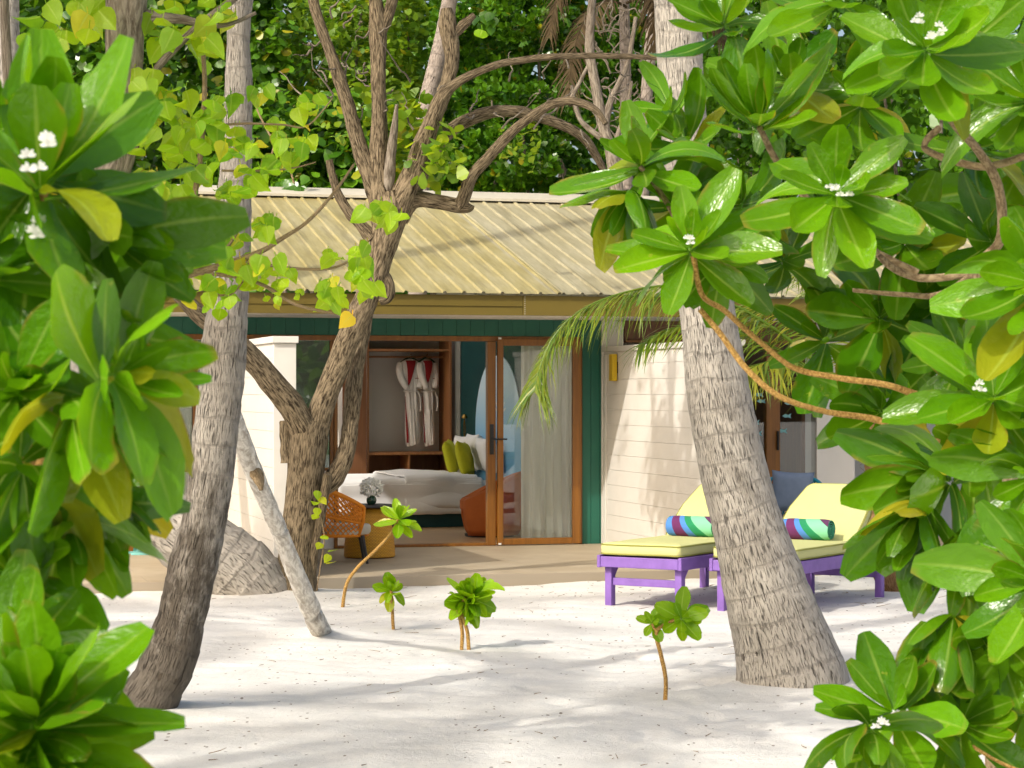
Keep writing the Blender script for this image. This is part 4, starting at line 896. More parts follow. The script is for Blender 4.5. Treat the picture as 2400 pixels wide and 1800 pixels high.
def pfrond(pxs, dd, **kw):
    P = [W(a, b, dY + dd * k / (len(pxs) - 1)) - b_ for k, (a, b) in enumerate(pxs)]; mr, ml = MB(), MB(); frond(mr, ml, P[0], Vector((0, 0, 1)), 1, 1, path=P, **kw); f = ml.build('frond', 'frond', t, smooth=False); mr.build('frond_rib', 'frond', f)
pfrond([(2046, 985), (1880, 820), (1720, 715), (1580, 672), (1470, 684), (1370, 722), (1300, 785), (1264, 865), (1252, 920)], -.5, n=150, ll=.66, lw=.017, hang=.95, tintf=(0, .35), wild=.5)
pfrond([(2046, 985), (1900, 865), (1760, 790), (1640, 762), (1560, 775), (1500, 810)], -.3, n=70, ll=.58, lw=.026, hang=.6, tintf=(0, .3))
pfrond([(2046, 985), (1960, 840), (1880, 755), (1800, 715), (1720, 722), (1650, 770)], .5, n=100, ll=.72, lw=.018, hang=.95, tintf=(.1, .6), wild=.5)
pfrond([(2046, 985), (1950, 900), (1870, 852), (1790, 850), (1720, 890)], -.8, n=90, ll=.6, lw=.018, hang=.9, tintf=(.1, .6), wild=.5)
pfrond([(2046, 985), (2040, 820), (1990, 700), (1900, 640), (1800, 640)], .8, n=60, ll=.6, lw=.028, hang=.7)
pfrond([(2046, 985), (2120, 850), (2220, 780), (2330, 790), (2420, 860)], .3, n=60, ll=.6, lw=.028, hang=.7)
pfrond([(2046, 985), (2070, 800), (2150, 660), (2260, 600), (2360, 620)], 1.0, n=60, ll=.6, lw=.028, hang=.6)

# ------------------------------------------------------------------ forked tree at the terrace edge
random.seed(31); dT = 18.9
tb = W(695, 1400, dT); tb.z = 0; t = thing('forked_tree', 'rough barked forked tree standing at the terrace edge', 'tree', tb)
def limb(name, rows, mat='bark', seg=18, dd=0.0, d=dT, parent=None, root=None, wob=.16, n=None, flare=0):
    S = spline([[*(W(r[0], r[1], d + dd * k / max(1, len(rows) - 1) + (r[3] if len(r) > 3 else 0)) - (root or tb)), r[2] / 2 * d / F] for k, r in enumerate(rows)], n or len(rows) * 9)
    m = MB(); m.tube([s[:3] for s in S], [s[3] for s in S], seg, wob=wob, ru=max(.12, max(s[3] for s in S)), seed=rnd(0, 50)); return m.build(name, mat, parent or t, ang=80)
limb('trunk', [(684, 1418, 150), (690, 1370, 112), (696, 1300, 86), (703, 1240, 82), (709, 1180, 82), (715, 1120, 82), (719, 1062, 90), (724, 1015, 92), (735, 985, 72)], seg=28, wob=.11)
limb('branch', [(733, 1035, 66), (748, 973, 60), (769, 914, 57), (795, 854, 55), (814, 800, 56), (840, 742, 58), (862, 690, 58), (884, 630, 58), (900, 570, 66), (912, 520, 78), (920, 480, 80), (915, 450, 70)], seg=24, wob=.11)
limb('branch', [(725, 1030, 78), (690, 962, 62), (640, 900, 56), (585, 835, 50), (530, 782, 46), (470, 740, 40), (420, 690, 36)], dd=-.6)
limb('branch', [(674, 1085, 34), (672, 1045, 30), (669, 995, 30), (668, 985, 24)], seg=12)
limb('branch', [(740, 1152, 34), (775, 1131, 44), (797, 1097, 46), (812, 1055, 42), (820, 1003, 40), (826, 943, 40), (831, 884, 40), (840, 825, 38), (852, 765, 38), (866, 700, 32)], dd=.35, wob=.11)
limb('branch', [(722, 1410, 32), (733, 1310, 24), (750, 1220, 22), (765, 1135, 22), (768, 1110, 16)], seg=12, dd=-.15)
limb('branch', [(905, 545, 66), (892, 470, 60), (887, 420, 52), (889, 300, 38), (886, 170, 36), (886, 70, 40), (880, 0, 32), (868, -120, 28), (850, -350, 16)], seg=20)
limb('branch', [(888, 85, 30), (915, 20, 26), (935, -80, 22), (960, -250, 14)], seg=12)
limb('branch', [(900, 500, 46), (872, 425, 42), (840, 338, 38), (811, 232, 32), (775, 127, 27), (745, 42, 25), (722, -60, 22), (690, -250, 14)])
limb('branch', [(915, 530, 60), (936, 480, 60), (963, 420, 54), (996, 329, 45), (1030, 240, 36), (1056, 205, 26), (1101, 177, 19), (1164, 152, 17), (1230, 140, 16), (1291, 133, 15), (1417, 131, 14), (1523, 135, 11), (1600, 150, 8)], dd=-.5)
limb('branch', [(1015, 285, 40), (1040, 220, 34), (1058, 150, 34), (1056, 95, 40), (1050, 55, 44), (1046, 20, 26)], seg=14); limb('branch', [(1056, 85, 30), (1085, 60, 24), (1112, 35, 14)], seg=10)
limb('branch', [(950, 480, 50), (975, 425, 46), (1005, 370, 40), (1040, 320, 34), (1101, 278, 32), (1185, 260, 29), (1270, 276, 26), (1354, 312, 24), (1396, 363, 20), (1425, 420, 14)], dd=.7)
limb('branch', [(930, 505, 60), (965, 468, 46), (1021, 472, 34), (1070, 482, 34), (1096, 484, 30), (1102, 478, 22)], seg=16)
limb('branch', [(1076, 484, 30), (1088, 460, 30), (1106, 413, 27), (1143, 371, 26), (1206, 304, 23), (1270, 257, 22), (1312, 238, 21), (1358, 240, 19), (1396, 258, 16), (1420, 290, 12)], dd=-.6)
limb('branch', [(872, 560, 36), (846, 527, 28), (818, 498, 24), (793, 456, 21), (779, 410, 19), (772, 375, 18)], seg=12)
limb('branch', [(892, 640, 34), (906, 668, 36), (905, 695, 34), (888, 704, 26)], seg=12); limb('branch', [(905, 470, 34), (915, 380, 26), (922, 320, 20), (930, 245, 8)], 'bark_grey', seg=10, dd=-.3)
# crown: leaf sprays on twigs above and around the limbs
def sprays(mb, tw, n, box, d, mlen, root, mat=None, dens=9, prof=None):
    for _ in range(n):
        c = box(); 
        for k in range(dens):
            q = c + Vector((rnd(-.16, .16), rnd(-.16, .16), rnd(-.14, .14))); v = Vector((rnd(-1, 1), rnd(-1, 1), rnd(-1, .25))); mb.tint = (rnd(0, 1), rnd(.3, .9) if random.random() < .06 else 0, 0); l = mlen * rnd(.7, 1.2)
            mb.quadleaf(q, v, Vector((rnd(-1, 1), rnd(-1, 1), rnd(-.4, .4))), l, l * .8, .25)
        if tw: tw.tube([c + Vector((rnd(-.2, .2), rnd(-.2, .2), -.2)), c, c + Vector((rnd(-.15, .15), rnd(-.15, .15), .12))], [.006, .005, .002], 4)
fo, tw = MB(), MB()
sprays(fo, None, 40, lambda: W(rnd(560, 1350), rnd(-420, -60), dT + rnd(-1.2, 1.6)) - tb, dT, .10, tb)
sprays(fo, None, 44, lambda: W(rnd(900, 1010), rnd(225, 420), dT + rnd(.1, .7)) - tb, dT, .11, tb, dens=8)
sprays(fo, None, 12, lambda: W(rnd(985, 1060), rnd(300, 400), dT - rnd(.1, .4)) - tb, dT, .12, tb, dens=5)
sprays(fo, None, 14, lambda: W(rnd(1180, 1260), rnd(300, 380), dT + rnd(.1, .5)) - tb, dT, .07, tb, dens=5)
sprays(fo, None, 16, lambda: W(rnd(760, 880), rnd(170, 300), dT + rnd(.2, .6)) - tb, dT, .08, tb, dens=6)
fo.build('foliage', 'leaf_heart_far', t, smooth=False)
for _ in range(46):
    x, y, vx, vy = random.choice(((rnd(800, 1010), rnd(40, 330), rnd(-14, 14), rnd(-20, 6)), (rnd(1040, 1480), rnd(120, 320), rnd(-10, 16), rnd(-14, 16)), (rnd(720, 880), rnd(0, 240), rnd(-16, 10), rnd(-16, 8))))
    r_ = [(x, y, 5)]
    for k in range(5): x += vx + rnd(-10, 10); y += vy + rnd(-10, 10); r_.append((x, y, 4.6 - k * .7))
    limb('twig', r_, 'bark_grey', 5, rnd(-.4, .6), n=12); 
# vine at its foot
random.seed(4); vb = W(745, 1372, dT - .35); vb.z = 0; t2 = thing('vine', 'small yellow green vine climbing the foot of the forked tree', 'vine', vb); m = MB(); ml = MB()
pts = [W(a, b, dT - .38) - vb for a, b in ((742, 1385), (752, 1320), (760, 1260), (750, 1200), (745, 1150))]; m.tube(spline(pts, 16), [.005] * 17, 5); m.build('stem', 'twig', t2)
for a, b in ((745, 1150), (752, 1165), (748, 1180), (742, 1205), (757, 1255), (770, 1290), (766, 1318), (772, 1300), (752, 1272), (744, 1190)):
    ml.tint = (rnd(.4, 1), rnd(0, .4), 0); ml.leaf(W(a, b, dT - .4) - vb, Vector((rnd(-.6, .8), -.4, rnd(-1, .1))), Vector((1, .3, rnd(-.3, .3))), Vector((0, -1, .3)), .10, .075, heart, 6, .4)
ml.build('leaf', 'leaf_heart', t2)
# leaning dead log
dG = gd(1478); lb = W(735, 1478, dG); lb.z = 0; t = thing('dead_log', 'bleached dead log leaning from the sand against the stained palm', 'log', lb)
limb('log', [(762, 1500, 48), (738, 1450, 46), (700, 1360, 41), (655, 1245, 37), (620, 1165, 36), (583, 1075, 38), (556, 1000, 34), (528, 925, 33), (500, 850, 32)], 'log', 20, -3.85, dG, t, lb, wob=.10)
limb('knot', [(592, 1095, 18), (600, 1110, 26), (607, 1130, 22), (612, 1150, 10)], 'twig', 10, 0, dG - 2.35, t, lb, wob=.4)

# ------------------------------------------------------------------ saplings on the sand
def sapling(label, base, stems, ros):
    d = gd(base[1]); b = W(base[0], base[1], d); b.z = sand_h(b.x, b.y) - .01; t = thing('sapling', label, 'sapling', b, 0, 'young saplings planted in the sand')
    for st2 in stems:
        m = MB(); S = spline([[*(W(px, py, d) - b), w / 2 * d / F] for px, py, w in st2], 24); m.tube([s[:3] for s in S], [s[3] for s in S], 8, wob=.12); m.build('stem', 'stem', t)
    for px, py, lp, ax, n, kw in ros:
        m = MB(); rosette(m, W(px, py, d) - b, Vector(ax), n, lp * d / F, **kw); m.build('leaf_rosette', 'leaf_young', t)
K = dict(a0=15, a1=95, bend=.8, na=6, yel=.02, bright=.65, wf=.55)
random.seed(51)
sapling('tall thin sapling arching right in front of the wicker table', (803, 1422), [[(803, 1425, 9), (812, 1370, 8), (838, 1330, 8), (880, 1290, 7), (912, 1255, 7), (934, 1218, 6)]], [(936, 1212, 62, (.05, -.5, .85), 17, dict(a0=15, a1=125, bend=.5, na=6, wf=.46, yel=.12, bright=.75))])
sapling('short sapling with one rosette right of the bleached log', (921, 1472), [[(922, 1475, 8), (920, 1440, 8), (917, 1384, 7)]], [(917, 1380, 48, (0, -.7, .7), 18, K)])
sapling('sapling with two bare stems and a full leafy head, midway on the sand', (1088, 1522), [[(1082, 1526, 9), (1083, 1480, 9), (1074, 1430, 8), (1068, 1400, 7)], [(1099, 1524, 9), (1095, 1480, 9), (1080, 1430, 8), (1090, 1400, 7)]],
        [(1105, 1395, 70, (-.1, -.35, .9), 16, dict(a0=10, a1=80, bend=.7, na=6, wf=.55, yel=.0, bright=.7)), (1110, 1405, 62, (.5, -.7, .0), 12, dict(a0=30, a1=110, bend=.6, na=6, wf=.55, yel=.0, bright=.6)), (1085, 1412, 56, (-.6, -.5, -.3), 9, dict(a0=20, a1=90, bend=.6, na=6, wf=.55, yel=.0, bright=.5)), (1105, 1420, 60, (.0, -.5, -.8), 7, dict(a0=10, a1=50, bend=.3, na=6, wf=.55, yel=.0, bright=.5))])
sapling('bent sapling with two leaf heads in front of the thick pale palm', (1559, 1648), [[(1559, 1655, 11), (1560, 1590, 10), (1549, 1535, 10), (1539, 1495, 10), (1542, 1475, 9), (1565, 1460, 7), (1590, 1450, 6)], [(1541, 1480, 7), (1533, 1472, 6), (1528, 1462, 5)]],
        [(1598, 1448, 62, (.1, -.9, .4), 16, dict(a0=35, a1=105, bend=.45, na=6, wf=.55, yel=.0, bright=.55)), (1527, 1456, 40, (-.2, -.8, .5), 9, dict(a0=35, a1=100, bend=.4, na=6, wf=.55, yel=.0, bright=.5))])

# ------------------------------------------------------------------ heart leaved tree on the left
random.seed(61); dH = 9.5; hb_ = W(150, 1500, dH); hb_.z = 0
t = thing('heart_leaved_tree', 'grey barked tree with lime heart shaped leaves hanging over the roof', 'tree', hb_)
def hl(name, rows, mat='bark_grey', seg=12, wob=.12): return limb(name, rows, mat, seg, 0, dH, t, hb_, wob)
hl('trunk', [(150, 1900, 150), (140, 1500, 120), (130, 1100, 100), (95, 760, 78), (140, 640, 70), (225, 490, 72), (262, 390, 74), (285, 250, 80), (292, 100, 92), (300, -60, 96), (320, -300, 80)], seg=20)
hl('branch', [(262, 480, 44), (290, 380, 48), (320, 300, 40)]); hl('branch', [(200, 370, 20), (304, 262, 19), (370, 158, 19), (455, 70, 18), (545, 0, 17), (640, -80, 14)])
hl('branch', [(60, 720, 40), (75, 640, 36), (60, 560, 30), (40, 400, 26), (20, 200, 24), (10, 0, 22)]); hl('branch', [(300, 60, 50), (345, 40, 36), (420, 45, 22), (520, 60, 12), (600, 30, 8)])
twigs = [[(350, 660, 22), (420, 648, 19), (500, 628, 17), (560, 610, 15), (620, 585, 13), (660, 560, 11), (720, 520, 9), (780, 455, 8), (830, 385, 5)],
         [(560, 612, 11), (620, 620, 8), (700, 630, 7), (780, 628, 6), (840, 600, 4)], [(470, 640, 10), (560, 650, 9), (624, 672, 9), (690, 712, 8), (760, 730, 7), (806, 738, 5)],
         [(330, 620, 12), (420, 600, 10), (520, 590, 8), (580, 500, 6)], [(440, 560, 12), (455, 470, 14), (470, 360, 14), (480, 200, 12), (470, 60, 10)], [(480, 300, 7), (560, 290, 6), (660, 292, 5), (720, 295, 4), (780, 230, 3)],
         [(520, 400, 6), (600, 400, 5), (680, 395, 4), (740, 380, 3)], [(330, 640, 14), (345, 560, 10), (380, 500, 8), (430, 440, 6)], [(480, 690, 7), (540, 690, 5), (570, 660, 4)]]
for r_ in twigs: hl('twig', r_, 'twig', 7)
ml = MB()
def hleaf(px, py, size, dd=0, y=None, br=None):
    b = W(px, py, dH + dd) - hb_; v = Vector((rnd(-.75, .75), rnd(-.7, .3), rnd(-1, -.35))); sd = Vector((1, rnd(-1.0, 1.0), rnd(-.35, .35))); l = size * dH / F
    ml.tint = (br if br is not None else rnd(.15, 1), y if y is not None else (rnd(.2, .5) if random.random() < .05 else 0), 0); ml.leaf(b, v, sd, Vector((0, -1, 0)), l, l * .88, heart, 6, rnd(.2, 1.3), rnd(.1, .4), 0, 0, .08); up_ = Vector((rnd(-.4, .4), rnd(.2, .6), 1)).normalized() * l * rnd(.15, .32)
    ml.tube([b, b + up_ * .55 + Vector((0, -.004, 0)), b + up_], [.0018, .0018, .0022], 4, False)
for (px, py, n, sp, sz) in ((400, 90, 9, 60, 70), (470, 120, 8, 45, 66), (395, 270, 9, 50, 70), (450, 330, 9, 50, 62), (520, 260, 6, 40, 58), (500, 350, 9, 55, 58), (430, 380, 7, 40, 58), (590, 440, 6, 40, 52), (610, 230, 3, 30, 42), (640, 310, 3, 25, 40), (690, 360, 9, 40, 58), (730, 265, 4, 30, 50), (440, 490, 8, 45, 58), (415, 560, 8, 40, 54), (470, 590, 7, 35, 50), (390, 480, 7, 40, 56), (440, 420, 6, 40, 56), (300, 560, 9, 40, 44), (345, 590, 8, 40, 44), (390, 600, 6, 30, 44), (430, 640, 6, 40, 50),
                            (540, 460, 6, 40, 50), (560, 560, 6, 40, 46), (620, 545, 6, 35, 48), (560, 630, 9, 45, 56), (600, 640, 8, 40, 56), (510, 700, 9, 50, 50), (520, 640, 6, 40, 50), (670, 660, 4, 30, 36), (645, 710, 4, 25, 24), (690, 690, 3, 20, 22), (780, 630, 5, 30, 44), (770, 690, 7, 35, 52), (800, 710, 5, 25, 50), (850, 640, 7, 38, 56), (880, 520, 5, 30, 58), (930, 530, 3, 20, 50), (850, 610, 4, 25, 46), (870, 700, 4, 25, 46), (640, 400, 3, 30, 46), (360, 440, 8, 45, 60), (330, 200, 6, 50, 66), (180, 60, 9, 70, 70), (110, 100, 6, 60, 66), (520, 40, 5, 50, 60), (560, 350, 5, 35, 50), (330, 330, 7, 45, 60), (470, 560, 6, 45, 46), (600, 350, 4, 30, 44)):
    for _ in range(round(n * 1.35)): hleaf(px + random.gauss(0, sp * .5), py + random.gauss(0, sp * .5) - sz * .4, sz * rnd(.8, 1.15), rnd(-.35, .35))
hleaf(826, 738, 48, -.1, 1.0); hleaf(712, 290, 46, -.1, .9)
hleaf(1130, 70, 40, 0); 
ml.build('foliage', 'leaf_heart', t)
m = MB()
ml2 = MB()
hl('branch', [(320, -300, 60), (420, -420, 44), (600, -520, 34), (800, -560, 20)]); fo = MB(); sprays(fo, None, 90, lambda: W(rnd(-150, 800), rnd(-700, -250), dH + rnd(-1.2, 1.2)) - hb_, dH, .12, hb_, dens=9); fo.build('crown', 'leaf_lime', t, smooth=False)

# ------------------------------------------------------------------ foreground bushes
random.seed(71)
def bush(name, label, base, ros, stems, mat, flowers, d0):
    b = Vector(base); t = thing(name, label, 'bush', b, 0, None)
    for px, py, d, lp, ax, n, kw in ros:
        m = MB(); rosette(m, W(px, py, d) - b, Vector(ax), n, lp * d / F, **kw); m.build('leaf_rosette', mat, t)
    for rows, mt in stems:
        S = spline([[*(W(r[0], r[1], r[3]) - b), r[2] / 2 * r[3] / F] for r in rows], len(rows) * 8); m = MB(); m.tube([s[:3] for s in S], [s[3] for s in S], 10, wob=.15); m.build('branch', mt, t)
    for px, py, d in flowers:
        m = MB(); blossoms(m, W(px, py, d) - b, Vector((0, -1, .3))); m.build('flower', 'petal', t)
Q = dict(a0=25, a1=105, bend=.7, yel=.035, bright=.6)
def q(**k): z = dict(Q); z.update(k); return z
rosR = [(1962, 445, 5.7, 215, (-.05, -.85, .45), 20, q(a0=35, a1=115)), (2172, 105, 5.5, 235, (.05, -.8, .5), 20, q(a0=35, a1=115)), (1618, 575, 6.2, 190, (-.1, -.7, .6), 20, q(a0=25, a1=125)),
        (1495, 375, 6.5, 185, (-.35, -.5, .75), 15, q(a0=15, a1=120, bright=.45)), (1775, 270, 6.1, 225, (-.15, -.45, .85), 15, q(a0=15, a1=80)), (1690, 40, 6.3, 175, (-.3, -.6, .7), 14, q(a0=20, a1=100, bright=.45)),
        (1960, -20, 5.9, 220, (-.1, -.6, .7), 15, q()), (2330, 925, 5.6, 225, (-.15, -.8, .5), 19, q(a0=30, a1=120)), (2420, 660, 5.4, 240, (-.6, -.7, .3), 16, q()), (2250, 830, 6.0, 190, (-.4, -.6, .6), 14, q(bright=.45)),
        (2090, 1660, 5.5, 225, (-.25, -.65, .65), 16, q(a0=25, a1=110, bright=.5)), (2040, 1725, 5.3, 205, (-.1, -.8, -.4), 12, q(a0=20, a1=95, bright=.35)), (2260, 1690, 5.6, 220, (.1, -.7, .4), 14, q(bright=.35)),
        (2200, 1130, 5.9, 250, (-.8, -.5, .1), 15, q(a0=15, a1=85, bright=.4)), (2150, 1210, 5.8, 240, (-.45, -.5, -.7), 14, q(a0=10, a1=70, bright=.3, bend=.3)), (2280, 1260, 5.7, 230, (-.1, -.6, -.8), 13, q(a0=10, a1=65, bright=.3, bend=.3)),
        (2420, 1360, 5.3, 250, (-.7, -.6, .2), 14, q(bright=.55)), (2420, 1120, 5.5, 240, (-.6, -.7, -.1), 13, q(bright=.45)), (2230, 1480, 5.6, 210, (-.2, -.5, -.8), 12, q(a0=10, a1=70, bright=.3)), (2340, 1500, 5.6, 220, (-.1, -.7, .1), 12, q(bright=.35)),
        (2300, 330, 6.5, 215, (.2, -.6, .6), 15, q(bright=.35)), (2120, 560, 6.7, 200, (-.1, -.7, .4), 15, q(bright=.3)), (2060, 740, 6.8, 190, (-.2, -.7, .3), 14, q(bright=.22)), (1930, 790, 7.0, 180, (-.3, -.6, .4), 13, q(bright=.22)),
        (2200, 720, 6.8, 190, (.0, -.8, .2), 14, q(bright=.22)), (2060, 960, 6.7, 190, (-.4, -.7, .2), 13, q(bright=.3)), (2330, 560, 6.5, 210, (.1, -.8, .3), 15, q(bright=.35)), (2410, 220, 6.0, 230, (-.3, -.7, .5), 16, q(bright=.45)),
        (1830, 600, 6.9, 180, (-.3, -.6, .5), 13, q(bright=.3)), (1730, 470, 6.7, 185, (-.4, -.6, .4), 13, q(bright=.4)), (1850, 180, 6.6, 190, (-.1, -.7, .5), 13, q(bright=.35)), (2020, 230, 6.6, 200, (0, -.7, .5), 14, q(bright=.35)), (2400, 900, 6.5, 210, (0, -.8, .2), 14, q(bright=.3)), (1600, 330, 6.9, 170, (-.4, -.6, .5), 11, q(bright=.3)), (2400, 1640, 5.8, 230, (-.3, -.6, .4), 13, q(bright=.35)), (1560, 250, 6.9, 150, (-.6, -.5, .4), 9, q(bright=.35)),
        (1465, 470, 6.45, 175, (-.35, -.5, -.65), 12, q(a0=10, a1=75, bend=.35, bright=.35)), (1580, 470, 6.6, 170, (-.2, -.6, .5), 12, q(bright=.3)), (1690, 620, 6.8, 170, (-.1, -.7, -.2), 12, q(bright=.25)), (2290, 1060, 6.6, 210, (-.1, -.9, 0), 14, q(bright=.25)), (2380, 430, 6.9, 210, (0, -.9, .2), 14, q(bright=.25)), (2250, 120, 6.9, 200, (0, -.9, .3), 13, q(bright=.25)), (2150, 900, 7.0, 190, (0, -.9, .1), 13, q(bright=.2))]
stR = [([(1640, 725, 13, 6.2), (1690, 785, 14, 6.2), (1750, 865, 14, 6.2), (1830, 930, 14, 6.2), (1935, 965, 14, 6.25), (2060, 985, 16, 6.3), (2200, 1040, 20, 6.3)], 'stem'), ([(1625, 600, 14, 6.2), (1645, 690, 13, 6.2), (1700, 730, 13, 6.25), (1780, 800, 13, 6.3), (1860, 862, 14, 6.3), (1960, 885, 14, 6.3), (2090, 905, 16, 6.3), (2230, 960, 20, 6.3)], 'stem'),
       ([(2175, 150, 20, 5.6), (2215, 260, 20, 5.7), (2290, 350, 22, 5.9), (2340, 440, 22, 6.0), (2345, 560, 24, 6.1), (2290, 640, 26, 6.2), (2330, 800, 30, 6.2), (2370, 1050, 34, 6.1), (2340, 1400, 36, 6.0), (2330, 1800, 40, 6.0), (2360, 2400, 46, 6.0)], 'twig'), ([(1975, 470, 14, 5.8), (2060, 600, 16, 6.2), (2150, 650, 18, 6.3), (2290, 640, 20, 6.25)], 'twig'),
       ([(2200, 300, 16, 6.2), (2170, 350, 16, 6.3), (2300, 390, 18, 6.2), (2420, 360, 18, 6.1)], 'twig'), ([(2285, 640, 16, 6.2), (2200, 690, 14, 6.3), (2110, 690, 12, 6.5), (2000, 680, 10, 6.6)], 'twig'), ([(2330, 940, 16, 5.7), (2380, 1050, 20, 5.9)], 'twig'), ([(2085, 1680, 16, 5.5), (2150, 1600, 18, 5.6), (2230, 1450, 20, 5.7), (2300, 1300, 24, 5.9), (2360, 1150, 26, 6.1)], 'leaf'), ([(2280, 1750, 8, 5.6), (2350, 1790, 9, 5.5), (2450, 1830, 10, 5.4)], 'stem'), ([(1780, 300, 14, 6.1), (1850, 420, 16, 6.3), (2000, 560, 18, 6.3), (2150, 640, 20, 6.3)], 'twig'), ([(1500, 390, 12, 6.5), (1560, 470, 13, 6.5), (1620, 590, 14, 6.3)], 'twig')]
flR = [(1955, 440, 5.62), (1975, 455, 5.6), (2140, 60, 5.42), (2190, 80, 5.42), (1612, 570, 6.1), (2300, 910, 5.5), (2060, 1700, 5.2), (2185, 95, 5.42), (2110, 1690, 5.3)]
bush('sea_lettuce_bush', 'tall glossy leaved bush with white blossoms in front of the loungers', (1.35, 6.0, 0), rosR, stR, 'leaf', flR, 6)
random.seed(77)
V = dict(a0=15, a1=110, bend=.55, yel=.05, bright=.55, wf=.42)
def vv(**k): z = dict(V); z.update(k); return z
rosL = [(100, 395, 3.25, 340, (.15, -.25, .95), 15, vv(a0=5, a1=75)), (120, 420, 3.35, 320, (.5, -.5, .1), 11, vv(a0=40, a1=110, bright=.3)), (40, 900, 3.35, 300, (.2, -.7, .4), 14, vv(bright=.4)), (290, 885, 3.2, 300, (.75, -.6, .1), 14, vv(a0=10, a1=90, bright=.6)), (300, 860, 3.4, 250, (.3, -.5, .8), 10, vv(a0=10, a1=80, bright=.4)),
        (190, 980, 3.3, 270, (.5, -.5, -.6), 12, vv(a0=10, a1=80, bright=.4)), (60, 1120, 3.4, 290, (.3, -.6, -.5), 13, vv(bright=.35)), (75, 1640, 3.15, 310, (-.05, -.4, .95), 15, vv(a0=10, a1=85, bright=.55)), (120, 1740, 3.2, 330, (.75, -.6, -.05), 11, vv(a0=15, a1=95, bright=.5)), (20, 1500, 3.3, 300, (.1, -.6, .7), 13, vv(bright=.45)),
        (-20, 640, 3.4, 300, (.4, -.6, .4), 13, vv(bright=.35)), (60, 1780, 3.2, 320, (.3, -.7, .2), 13, vv(bright=.45)), (160, 1250, 3.5, 270, (.2, -.6, -.6), 12, vv(bright=.3)), (20, 1330, 3.5, 280, (.1, -.7, .4), 13, vv(bright=.35)), (180, 640, 3.6, 260, (.4, -.5, .3), 12, vv(bright=.3)), (-30, 300, 3.5, 300, (.1, -.5, .8), 12, vv(bright=.35)), (60, 760, 3.7, 250, (.1, -.7, .3), 12, vv(bright=.25)), (200, 1090, 3.7, 240, (.3, -.7, .1), 12, vv(bright=.25)), (40, 1000, 3.8, 250, (.1, -.9, .1), 12, vv(bright=.2)), (290, 560, 3.45, 270, (.75, -.5, -.05), 11, vv(a0=10, a1=85, bright=.25)), (210, 740, 3.5, 260, (.5, -.5, .3), 12, vv(bright=.3)), (250, 1180, 3.6, 230, (.4, -.5, -.7), 10, vv(a0=5, a1=60, bright=.3))]
stL = [([(100, 430, 30, 3.3), (70, 640, 34, 3.5), (110, 850, 36, 3.6), (60, 1150, 40, 3.7), (100, 1500, 44, 3.6), (90, 2000, 50, 3.5), (60, 3500, 60, 3.5)], 'stem'), ([(235, 920, 26, 3.3), (150, 1000, 30, 3.5), (70, 1150, 34, 3.65)], 'stem'), ([(110, 1670, 26, 3.25), (100, 1800, 30, 3.4), (90, 2000, 34, 3.5)], 'stem')]
bush('sea_lettuce_bush', 'blurred broad leaved bush close to the viewer beside the stained palm', (-.75, 3.5, 0), rosL, stL, 'leaf_soft', [(90, 385, 3.15), (130, 360, 3.15), (75, 545, 3.3)], 3.3)

# ------------------------------------------------------------------ planting beyond the roof
random.seed(81)
def far_bush(name, label, cat, px0, px1, py0, py1, d, n, leafm, lp, mat, group, round_=True, bulge=1.2):
    xc = (px0 + px1) / 2; b = W(xc, 900, d); b.z = 0; t = thing(name, label, cat, b, 0, group)
    m = MB(); br = MB()
    for k in range(5):
        e = W(xc + rnd(-.35, .35) * (px1 - px0), py0 + rnd(0, .6) * (py1 - py0), d + rnd(-.3, .6)) - b; mid = Vector((e.x * .4, .2, e.z * .5)); S = spline([(rnd(-.1, .1), .3, 0), tuple(mid), tuple(e)], 14); br.tube(S, [.07 * (1 - .8 * i / 14) for i in range(15)], 7, wob=.1)
    for _ in range(n):
        u, v = rnd(-1, 1), rnd(-1, 1)
        if u * u * .9 + v * v * .8 > 1.25: continue
        k = math.sqrt(max(0, 1 - .6 * u * u - .5 * v * v)); cl = .5 + .8 * nz(u * 2.3 + px0, v * 2.3, d); dep = d - bulge * k * cl + abs(random.gauss(0, .35))
        c = W(xc + u * (px1 - px0) / 2 * 1.1, (py0 + py1) / 2 + v * (py1 - py0) / 2, dep) - b
        if round_:
            ax = Vector((u * .6 + rnd(-.4, .4), -.7, -v * .3 + rnd(.1, .7))); ax.normalize(); a_ = ax.cross(Vector((0, 0, 1))).normalized(); b2 = ax.cross(a_); br_ = rnd(0, .75)
            nl_ = random.randint(7, 11)
            for j in range(nl_):
                an = j * 2.4 + rnd(-.2, .2); al = R(30 + 75 * j / nl_); rad = a_ * math.cos(an) + b2 * math.sin(an); m.tint = (max(0, min(1, br_ + rnd(-.2, .25))), rnd(.3, .8) if random.random() < .03 else 0, 0); l = leafm * rnd(.75, 1.2); m.quadleaf(c, ax * math.cos(al) + rad * math.sin(al), ax.cross(rad), l, l * lp, .35)
        else:
            for j in range(10):
                qv = c + Vector((rnd(-.2, .2), rnd(-.15, .15), rnd(-.2, .2))); m.tint = (rnd(0, 1), rnd(.3, .9) if random.random() < .05 else 0, 0); l = leafm * rnd(.7, 1.2); m.quadleaf(qv, Vector((rnd(-1, 1), rnd(-1, .2), rnd(-1, .2))), Vector((rnd(-1, 1), rnd(-.5, .5), rnd(-.3, .3))), l, l * lp, .25)
    br.build('trunk', 'bark_grey', t); m.build('foliage', mat, t, smooth=False)
GB = 'shrubs and trees beyond the roof'
far_bush('round_leaved_shrub', 'dark glossy round leaved shrub above the roof ridge between two arching limbs', 'shrub', 1000, 1420, 210, 520, 33.5, 560, .13, .62, 'leaf_far', GB)
